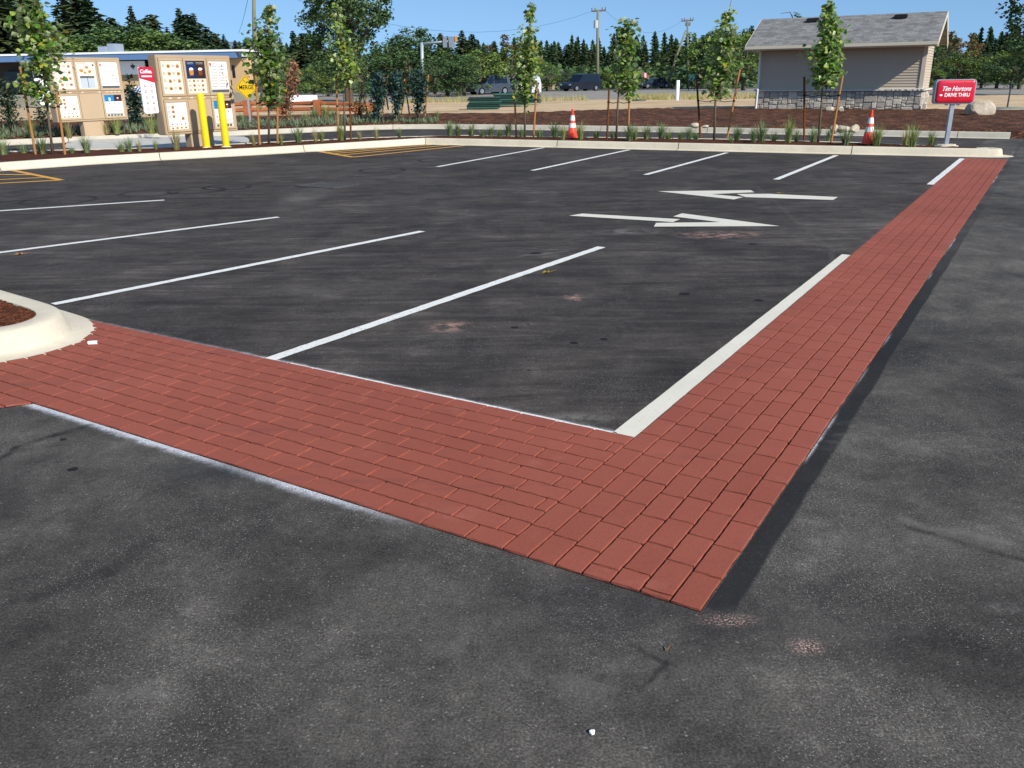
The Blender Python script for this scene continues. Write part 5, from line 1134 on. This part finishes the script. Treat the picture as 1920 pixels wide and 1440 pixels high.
# house behind
B = at(1040, 172, 135); r = thing('house', 'small house with dark hipped roof and cream wall among the trees behind the black vehicle', 'house', (B.x, B.y, 0)); hz = at(1040, 147, 135).z; hr = at(1040, 131, 135).z
MB().box(-2.4, 3.2, 0, 6, 0, hz).build('wall', [simple('cream_wall', '#b29a83', .8, .2)], r)
b = MB(); b.add([(-3.2, -.8, hz), (4.8, -.8, hz), (4.8, 7, hz), (-3.2, 7, hz), (-.2, 3, hr), (1.2, 3, hr)], [(0, 1, 5, 4), (1, 2, 5), (2, 3, 4, 5), (3, 0, 4), (3, 2, 1, 0)]); b.build('roof', [simple('dark_roof', '#4b3f3a', .9, .2, .1, 1)], r)
for x_ in (-1.6, 1.2): MB().box(x_, x_ + .9, -.04, -.001, hz * .35, hz * .75).build('window', [M_WIN], r)

# ---- shrubs by the fence and boards
LM_DK = leafmat('dark_shrub', '#1e2c1c', '#42573a', None, 3, .15); LM_BG = leafmat('blue_pine', '#1f3432', '#4a6862', None, 3, .12); LM_BR = leafmat('browned_leaf', '#7a4a30', '#b98763', None, 3, .25); LM_GC = leafmat('grey_cover', '#5b6250', '#97997f', None, 2, .2)
def shrub(name, label, cat, prof, Yp, n, size, mats, base, rnd, group=None, needles=False):
    B = at(*base, Yp); r = thing(name, label, cat, B, 0, group); cb, br_ = crown_px(prof, Yp, n, size, rnd, None, .0)
    tr = MB(); mid = prof[len(prof) // 2]; tr.tube([B - Z * .05, at((mid[1] + mid[2]) / 2, mid[0], Yp), at((prof[0][1] + prof[0][2]) / 2, prof[0][0], Yp)], [.04, .025, .008], 7)
    tr.add(br_.v, br_.f); tr.build('trunk', [M_BARK], r, origin=B); cb.build('crown', mats, r, origin=B); return r
rq = random.Random(21)
shrub('shrub', 'dark shrub behind the stakes at the far left edge', 'shrub', [(150, 0, 20), (170, -10, 38), (195, -14, 46), (220, -12, 44), (245, -8, 34), (258, 0, 20)], 27.5, 900, .09, [LM_DK, LM_DK], (10, 262), rq)
shrub('shrub', 'dark shrub between the first young tree and the left menu board', 'shrub', [(200, 62, 80), (215, 56, 100), (240, 60, 100), (256, 66, 92)], 29, 420, .08, [LM_DK, LM_DK], (78, 260), rq)
shrub('pine_shrub', 'tall dark pine with open branches between the two menu boards', 'pine', [(138, 236, 240), (160, 234, 250), (175, 234, 262), (200, 234, 270), (220, 236, 272), (240, 240, 272), (252, 246, 264)], 29, 1000, .11, [LM_DK, LM_BG], (254, 256), rq)
shrub('shrub', 'dark low shrub behind the white and red side panel of the right menu board', 'shrub', [(208, 280, 306), (220, 276, 312), (240, 284, 308), (250, 288, 304)], 29, 300, .09, [LM_DK, LM_DK], (296, 254), rq)
shrub('autumn_tree', 'browned small tree right of the second young tree', 'tree', [(112, 545, 556), (125, 532, 564), (145, 528, 572), (160, 524, 570), (180, 520, 556), (200, 518, 548), (215, 522, 540)], 31, 900, .09, [LM_BR, LM_BR], (532, 226), rq)
PG = 'blue-green staked pines in the far bed'
shrub('pine_shrub', 'blue-green staked pine, leftmost of the group right of the third young tree', 'pine', [(136, 706, 712), (145, 694, 722), (160, 690, 728), (178, 692, 724), (186, 698, 716), (200, 694, 718), (214, 698, 714), (222, 700, 708)], 31.6, 1300, .10, [LM_BG, LM_DK], (704, 228), rq, PG)
shrub('pine_shrub', 'blue-green staked pine in the middle of the group right of the third young tree', 'pine', [(130, 742, 748), (140, 732, 758), (155, 726, 764), (172, 724, 766), (184, 734, 756), (190, 742, 748), (200, 734, 754), (210, 738, 750)], 31.6, 1300, .10, [LM_BG, LM_DK], (742, 228), rq, PG)
shrub('pine_shrub', 'blue-green staked pine, rightmost of the group, below the cantilever mast', 'pine', [(134, 778, 786), (144, 768, 800), (158, 766, 804), (170, 770, 804), (182, 778, 796), (188, 782, 790), (198, 770, 800), (208, 776, 794)], 31.6, 1300, .10, [LM_BG, LM_DK], (784, 226), rq, PG)
shrub('weeping_tree', 'thin tree with hanging sparse twigs just right of the third young tree', 'tree', [(118, 664, 690), (140, 655, 704), (165, 650, 706), (185, 655, 694), (205, 660, 690), (220, 662, 684)], 33, 900, .07, [LM_DK, LM_TREE], (672, 230), rq)
for i, (b0, t0, lb) in enumerate((((716, 218), (727, 142), 'crossing light stake, left one, between the left and middle staked pines'), ((728, 206), (719, 142), 'crossing light stake, right one, between the left and middle staked pines'), ((752, 218), (762, 150), 'light stake leaning right beside the middle staked pine'), ((768, 216), (758, 148), 'light stake leaning left beside the middle staked pine'), ((797, 218), (803, 140), 'tall light stake at the right of the rightmost staked pine'), ((690, 216), (682, 182), 'short light stake left of the leftmost staked pine'))):
    B = at(*b0, 31.9); T = at(*t0, 31.9); o = MB().tube([B, T], .026, 8).build('tree_stake', [M_STAKE], origin=B); tag(o, lb, 'stake')
# low ground plants in the far bed (nobody could count them)
gc = MB(); rr_ = random.Random(31)
FE = even(FK2[:-3], 400)
for i in range(5200):
    t = rr_.random(); px_i = int(t * 399); p = FE[px_i]
    if p.x > -2.6: continue
    d = rr_.uniform(.25, 2.3) if p.x < -4 else rr_.uniform(.2, 1.2); c = Vector((p.x + rr_.uniform(-.1, .1), p.y + d, .17 + .05 * d)); hgt_ = rr_.uniform(.05, .18) + .05 * rr_.random() * d
    for k in range(3):
        az = rr_.uniform(0, 6.28); e_ = Vector((math.cos(az), math.sin(az), 0)) * rr_.uniform(.04, .10); sdv = Vector((-math.sin(az), math.cos(az), 0)) * .02; gc.add([c - sdv, c + sdv, c + e_ + Z * hgt_], [(0, 1, 2)], rr_.choice((0, 0, 1)))
o = gc.build('ground_cover', [LM_GC, LM_G1]); o['kind'] = 'stuff'; o['label'] = 'low grey-green ground cover along the far kerb on the left'; o['category'] = 'ground cover'
WP = Where('', 'to the')
for px, py, kd, s_ in [(285, 250, 1, 1.6), (300, 250, 0, 1.3), (200, 250, 2, 1.3), (220, 250, 1, 1.4), (456, 236, 0, 1.5), (540, 230, 1, 1.4), (575, 232, 1, 1.2), (590, 225, 0, 1.7), (612, 226, 1, 1.8), (628, 228, 0, 1.6), (692, 224, 1, 1.3), (708, 224, 0, 1.4), (820, 224, 1, 1.0), (60, 256, 1, 1.5), (130, 258, 2, 1.4)]:
    v = rg.randrange(3); k_ = (kd, v); src = protos[kn[kd], v] if (kd, v) in used else next(protos[kn[a_], b_] for (a_, b_) in used if a_ == kd); o = src.copy(); COL.objects.link(o); g = gp(px, py, .2); o.location = (g.x, g.y, .18); o.rotation_euler = (0, 0, rg.uniform(0, 6)); o.scale = (s_ * 1.2, s_ * 1.2, s_); tag(o, '', 'grass clump', 'tall grass clumps in the far bed'); WP.add(o, px, kn[kd] + ' clump beyond the lane')
WP.finish()
# dry weeds on the sand edge
gw = MB()
for i in range(2600):
    x = rr_.uniform(1170, 1420) if rr_.random() < .8 else rr_.uniform(760, 1100); p = at(x, rr_.uniform(180.5, 184), 60); hgt_ = rr_.uniform(.15, .5); az = rr_.uniform(0, 6.28); e_ = Vector((math.cos(az), math.sin(az), 0)) * .12; c = Vector((p.x, p.y + rr_.uniform(-2, 2), .16)); gw.add([c - Vector((.05, 0, 0)), c + Vector((.05, 0, 0)), c + e_ + Z * hgt_], [(0, 1, 2)], rr_.choice((0, 1, 1)))
o = gw.build('roadside_weeds', [LM_G2, LM_G3]); o['kind'] = 'stuff'; o['label'] = 'dry yellow-green weeds along the edge of the sand'; o['category'] = 'weeds'

# ---- far trees
LM_CON = leafmat('conifer_needles', '#1c2a1c', '#4d663e', None, .5, .05, .7); LM_CON2 = leafmat('conifer_needles_warm', '#28331c', '#667243', None, .5, .05, .7)
LM_DEC = leafmat('broadleaf_green', '#3a4f22', '#8ba24e', None, .6, .15, .6); LM_DEC2 = leafmat('broadleaf_dark', '#263820', '#66824c', None, .6, .12, .6); LM_TAN = leafmat('broadleaf_tan', '#4b4023', '#8f7443', None, .6, .15, .6)
M_TRK = simple('far_trunk', '#5b5145', .9, .1, .2, 1)
def conifer_mesh(rnd, H_=14, R0=2.6, ex=.8):
    b = MB(); lv = int(H_ / .36); lob = [rnd.uniform(.7, 1.3) for _ in range(6)]; lz = [rnd.uniform(.75, 1.2) for _ in range(9)]
    for i in range(lv):
        t = i / lv; z = H_ * (.06 + .94 * t); R1 = R0 * (1 - t) ** ex * rnd.uniform(.8, 1.1) * lz[int(t * 8.99)] + .10
        nb = max(4, int(13 * (1 - t) + 4))
        for k in range(nb):
            az = 6.283 * (k + rnd.random()) / nb; d = Vector((math.cos(az), math.sin(az), 0)); L = R1 * rnd.uniform(.6, 1.12) * lob[int(az / 1.0472) % 6]; sdv = Vector((-d.y, d.x, 0)); seg_ = max(2, int(L / .5))
            for q in range(seg_):
                u0_, u1_ = q / seg_, (q + 1.25) / seg_; p0 = d * L * u0_ + Z * (z - L * .35 * u0_ ** 1.3); p1 = d * L * u1_ + Z * (z - L * .35 * u1_ ** 1.3 + rnd.uniform(-.1, .15)); w_ = .34 * (1.15 - u0_) * rnd.uniform(.7, 1.3) + .10
                b.add([p0 - sdv * w_, p0 + sdv * w_, p1 + sdv * rnd.uniform(-.1, .1)], [(0, 1, 2)]); b.add([p0 + Z * .18, p0 - Z * (.25 + .2 * rnd.random()) + sdv * rnd.uniform(-.2, .2), p1], [(0, 1, 2)])
    return b
def broad_mesh(rnd, H_=10, R0=3.4, ncl=46, per=55, ls=.30, base=.12):
    b = MB(); cls = []
    for _ in range(ncl):
        while True:
            p = Vector((rnd.uniform(-1, 1), rnd.uniform(-1, 1), rnd.uniform(-1, 1)))
            if .25 < p.length < 1: break
        z = H_ * (base + (1 - base) * (p.z * .5 + .5)); rr = R0 * (.75 + .35 * math.sin((p.z + 1) * 1.6)) ; cls.append((Vector((p.x * rr, p.y * rr, z)), rnd.uniform(.5, 1.0) * R0 * .28))
    for c, r1 in cls:
        for _ in range(per):
            q = Vector((rnd.gauss(0, 1), rnd.gauss(0, 1), rnd.gauss(0, .75))).normalized() * r1 * rnd.uniform(.5, 1.1); leaf(b, c + q, ls * rnd.uniform(.6, 1.3), rnd, .8)
    return b, cls
rf_ = random.Random(77)
def make_conifer(rnd, mat):
    r = thing('conifer', '', 'conifer', (0, 0, 0)); c = conifer_mesh(rnd, 14, rnd.uniform(2.3, 3.3), rnd.choice((.5, .62, .75, .85))).build('crown', [mat], r); t = MB().tube([(0, 0, -.6), (0, 0, 12.5)], [.26, .05], 7).build('trunk', [M_TRK], r); return kids(r, c, t)
def make_broad(rnd, mat, H_=10, R0=3.4, **k):
    r = thing('broadleaf_tree', '', 'tree', (0, 0, 0)); b, cls = broad_mesh(rnd, H_, R0, **k); c = b.build('crown', [mat], r); t = MB(); t.tube([(0, 0, -.6), (.1, 0, H_ * .4), (0, .1, H_ * .8)], [.28, .18, .06], 7)
    for q, _ in cls[::3]: t.tube([(0, 0, max(.5, q.z * .45)), tuple(q)], [.08, .03], 4)
    return kids(r, c, t.build('trunk', [M_TRK], r))
CP = [make_conifer(rf_, LM_CON if i % 2 else LM_CON2) for i in range(6)]
BPm = [make_broad(rf_, m_, 10, R) for m_, R in ((LM_DEC, 3.6), (LM_DEC2, 3.3), (LM_DEC, 3.0), (LM_TAN, 3.0), (LM_DEC2, 4.0))]
useC = [False] * 6; useB = [False] * 5
WT = Where('', 'to the'); WB = Where('', 'to the')
def put(kind, idx, px, ytop, Y, look, wide=1.0, lab=None, zb_=0.0):
    pr, us, Hh_ = (CP, useC, 14.0) if kind == 'c' else (BPm, useB, 10.3)
    o = copy_tree(pr[idx]) if us[idx] else pr[idx]; us[idx] = True; T = at(px, ytop, Y); h_ = (T.z - zb_) / Hh_; o.location = (T.x, T.y, zb_); o.rotation_euler = (0, 0, rf_.uniform(0, 6.28)); o.scale = (h_ * wide, h_ * wide, h_)
    if kind == 'c': o['group'] = 'conifers of the far tree line'
    else: o['group'] = 'broadleaf trees beyond the road'
    if lab: o['label'] = lab
    else: (WT if kind == 'c' else WB).add(o, px, look)
    return o
# skyline (x, y of the top)
sky_c = [(-25, -60), (12, -20), (40, -40), (115, -5), (137, -25), (160, -12), (184, 22), (205, 30), (243, 8), (262, 35), (283, 24), (312, 48), (333, 12), (348, 24), (362, 22), (385, 48), (402, 60), (418, 62), (440, 74), (462, 68), (482, 60), (548, 56), (565, 60), (585, 62), (598, 66), (735, 70), (750, 72), (800, 74), (826, 60), (838, 66), (866, 55), (884, 62), (905, 80), (925, 76), (1012, 84), (1034, 80), (1050, 86), (1064, 82), (1080, 76), (1094, 86), (1110, 92), (1140, 96), (1148, 88), (1198, 92), (1211, 76), (1226, 92), (1240, 94), (1252, 88), (1266, 76), (1280, 84), (1300, 74), (1318, 64), (1330, 60), (1395, 52), (1410, 46), (1765, 66), (1792, 70), (1836, 84), (1852, 78), (1868, 70), (1889, 58), (1905, 54)]
for i, (x, y) in enumerate(sky_c):
    Y = rf_.uniform(150, 190) if x > 420 else rf_.uniform(88, 112); put('c', i % 6, x, y, Y, 'far dark conifer', rf_.uniform(1.3, 1.8) * (1.25 if x < 175 else 1.0))
sky_b = [(205, 44, 1.4, 80), (238, 52, 1.4, 80), (272, 48, 1.3, 78), (304, 62, 1.5, 80), (330, 76, 1.3, 78), (726, 80, 1.4, 95), (752, 62, 1.3, 92), (778, 46, 1.2, 95), (812, 86, 1.2, 95), (836, 96, 1.6, 82), (856, 110, 1.2, 80), (900, 88, 1.3, 90), (922, 92, 1.2, 96), (944, 64, 1.1, 96), (1025, 110, 1.2, 110), (1060, 128, 1.4, 118), (1185, 120, 1.5, 140), (1215, 130, 1.5, 140), (1255, 132, 1.6, 138), (1300, 122, 1.4, 136), (1318, 50, 1.0, 120), (1336, 52, 1.0, 122), (1385, 58, 1.2, 110), (1402, 50, 1.2, 95), (1756, 84, 1.4, 90), (1783, 58, 1.0, 100), (1806, 88, 1.3, 90), (1822, 62, .8, 96), (1850, 98, 1.5, 90), (1880, 92, 1.5, 86), (1908, 96, 1.5, 84), (1930, 60, 1.2, 80), (1745, 112, 1.4, 84), (610, 110, 1.4, 90), (700, 96, 1.4, 90), (585, 120, 1.3, 88), (480, 120, 1.2, 95), (440, 115, 1.2, 100), (188, 60, 1.5, 78), (222, 40, 1.5, 82), (256, 44, 1.6, 84), (288, 50, 1.5, 80), (352, 70, 1.4, 80), (380, 80, 1.4, 80), (150, 50, 1.5, 78), (765, 90, 1.6, 88), (868, 100, 1.5, 84), (960, 84, 1.4, 94), (985, 96, 1.4, 98), (1090, 122, 1.6, 124), (1130, 126, 1.6, 126), (1158, 118, 1.5, 130), (1345, 100, 1.4, 116), (1365, 84, 1.2, 112)]
for i, (x, y, w_, Y) in enumerate(sky_b):
    w_ *= 1.25
    idx = 3 if x in (944, 1822, 1783) else (4 if i % 3 == 0 else (1 if i % 3 == 1 else (0 if i % 2 else 2))); put('b', idx, x, y, Y, 'tan autumn tree beyond the road' if idx == 3 else 'green broadleaf tree', w_)
WT.finish(); WB.finish()
for us, pr in ((useC, CP), (useB, BPm)):
    for u_, o in zip(us, pr):
        if not u_:
            for ch in CH[o.name]: bpy.data.objects.remove(ch)
            bpy.data.objects.remove(o)
# big tree behind the third young tree and the tree cut by the right edge
b, cls = broad_mesh(random.Random(5), 13.0, 2.9, 130, 120, .21, .10)
Bt = at(652, 172, 66); r = thing('broadleaf_tree', 'huge dark green tree reaching above the top edge behind the third young tree', 'tree', (Bt.x, Bt.y, 0)); b.build('crown', [LM_DEC2], r); t = MB(); t.tube([(0, 0, -.3), (.1, 0, 5), (0, 0, 11)], [.4, .25, .08], 9); [t.tube([(0, 0, q.z * .5), tuple(q)], [.10, .03], 4) for q, _ in cls[::4]]; t.build('trunk', [M_TRK], r)
b, cls = broad_mesh(random.Random(6), 13.0, 2.6, 70, 70, .26, .10)
Bt = at(1945, 172, 60); r = thing('broadleaf_tree', 'dark tree cut by the right edge of the picture', 'tree', (Bt.x, Bt.y, 0)); b.build('crown', [LM_DEC2], r); t = MB(); t.tube([(0, 0, -.3), (0, 0, 11)], [.35, .08], 8); [t.tube([(0, 0, q.z * .5), tuple(q)], [.10, .03], 4) for q, _ in cls[::4]]; t.build('trunk', [M_TRK], r)
# top of a small tree showing over the roof
b, cls = broad_mesh(random.Random(8), 1.0, .5, 9, 22, .12, .1)
zt_ = at(1496, 14, 44); r = thing('broadleaf_tree', 'sparse treetop showing above the ridge of the small building', 'tree', (zt_.x, zt_.y, 0)); c = b.build('crown', [LM_DEC2], r); c.location = (0, 0, zt_.z - 1.05); c.scale = (1, 1, .85); t = MB(); t.tube([(0, 0, -.1), (0, 0, zt_.z - .5)], [.10, .03], 7); t.tube([(0, 0, zt_.z - .8), (-.35, 0, zt_.z - .2), (-.8, 0, zt_.z - .25)], [.03, .02, .01], 5); t.build('trunk', [M_TRK], r)
# continuous wood behind the separate trees
fm = MB(); rw = random.Random(41)
for i in range(190):
    X = -160 + i * 1.75 + rw.uniform(-1, 1)
    for rown in range(2):
        Yf = 200 + 14 * rown + rw.uniform(-5, 5); xpx = 960 + X / Yf * 1590; base_h = 8.6 + 1.2 * math.sin(X * .07) + rw.uniform(-1.5, 2.0); m_ = conifer_lo = None
        for l in range(16):
            t = l / 16; R1 = 3.4 * (1 - t) ** .8 + .15; z = base_h * (.05 + .95 * t)
            for k in range(7):
                az = 6.283 * (k + rw.random()) / 7; d = Vector((math.cos(az), math.sin(az), 0)); sdv = Vector((-d.y, d.x, 0)); L = R1 * rw.uniform(.6, 1.2); p = Vector((X, Yf, z)); ww = .12 + .6 * (1 - t); fm.add([p - sdv * ww + Z * .3 * (1 - t), p + sdv * ww + Z * .2 * (1 - t), p + d * L - Z * .5 + Z * (.5 * t)], [(0, 1, 2)]); fm.add([p + Z * (.3 + .4 * t), p - Z * .5, p + d * L * .9], [(0, 1, 2)])
o = fm.build('woodland', [LM_CON]); o['kind'] = 'stuff'; o['label'] = 'dark conifer wood closing the view behind the separate trees'; o['category'] = 'wood'
# hedge-like undergrowth at the foot of the wood
hm = MB()
for i in range(9000):
    X = rw.uniform(-120, 110); Yf = rw.uniform(126, 150); leaf(hm, Vector((X, Yf, rw.random() ** 1.2 * 3.4)), rw.uniform(.5, 1.1), rw, .8)
o = hm.build('undergrowth', [LM_DEC2]); o['kind'] = 'stuff'; o['label'] = 'dark green undergrowth along the foot of the tree line'; o['category'] = 'undergrowth'

# ---- small things on the asphalt
g = gp(175, 647, .008); r = thing('paint_roller_cap', 'small white cylindrical cap lying on the bricks by the rounded kerb', 'cap', (g.x, g.y, .024), R_(8)); b = MB(); b.tube([(-.028, 0, 0), (.025, 0, 0), (.028, 0, 0)], [.013, .013, .011], 16); b.build('cap', [M_WHT], r, smooth=False); MB().tube([(.0285, 0, 0), (.0295, 0, 0)], [.008, .007], 12).build('rim', [M_INK], r)
def flat_leaf(px, py, s_, col, label, seed):
    rnd = random.Random(seed); g = gp(px, py, 0); b = MB(); lobes = []
    for k in range(15): a = 6.283 * k / 15; rr__ = s_ * (1.0 if k % 3 == 0 else .5) * rnd.uniform(.8, 1.1); lobes.append((rr__ * math.cos(a), rr__ * math.sin(a), .006 + rnd.uniform(0, s_ * .35)))
    b.add([(0, 0, .008)] + lobes, [(0, 1 + k, 1 + (k + 1) % 15) for k in range(15)]); b.tube([(0, 0, .007), (s_ * .9, s_ * .5, .012), (s_ * 1.5, s_ * .7, .02)], .0022, 4); o = b.build('fallen_leaf', [col]); o.location = (g.x, g.y, .0); tag(o, label, 'leaf')
flat_leaf(1026, 512, .055, LM_YEL, 'curled yellow-green fallen leaf on the asphalt above the middle stall line', 1); flat_leaf(38, 478, .06, LM_BR, 'small brown fallen leaf at the left edge between two stall lines', 2); flat_leaf(1461, 363, .05, LM_YEL, 'tiny yellow leaf on the upper arrow', 3); flat_leaf(1250, 1222, .007, LM_BR, 'tiny tan leaf scrap on the asphalt below the brick corner', 4)
g = gp(1110, 1376, 0); bm = bmesh.new(); bmesh.ops.create_icosphere(bm, subdivisions=2, radius=.008); [setattr(v, 'co', v.co * random.uniform(.8, 1.15)) for v in bm.verts]; me = bpy.data.meshes.new('pebble'); bm.to_mesh(me); bm.free(); me.materials.append(M_WHT); o = bpy.data.objects.new('pebble', me); COL.objects.link(o); o.location = (g.x, g.y, .006); tag(o, 'white pebble on the asphalt at the bottom of the picture', 'pebble')
# catch basin grate
g = gp(615, 348, 0); r = thing('drain_grate', 'dark iron drain grate set in the asphalt beyond the stall lines', 'drain grate', (g.x, g.y, 0), FR_ANG - R_(90)); MB().box(-.40, .40, -.28, .28, .001, .004).build('pit', [M_BLK], r); b = MB(); b.box(-.42, .42, -.31, -.27, .001, .012); b.box(-.42, .42, .27, .31, .001, .012); b.box(-.42, -.38, -.27, .27, .001, .012); b.box(.38, .42, -.27, .27, .001, .012)  # pit is a flat black sheet: the hole's shade is put into its colour
for k in range(7): b.box(-.34 + k * .105, -.295 + k * .105, -.27, .27, .004, .010)
b.build('grate', [simple('cast_iron', '#4a4744', .7, .4, .2, 9)], r)
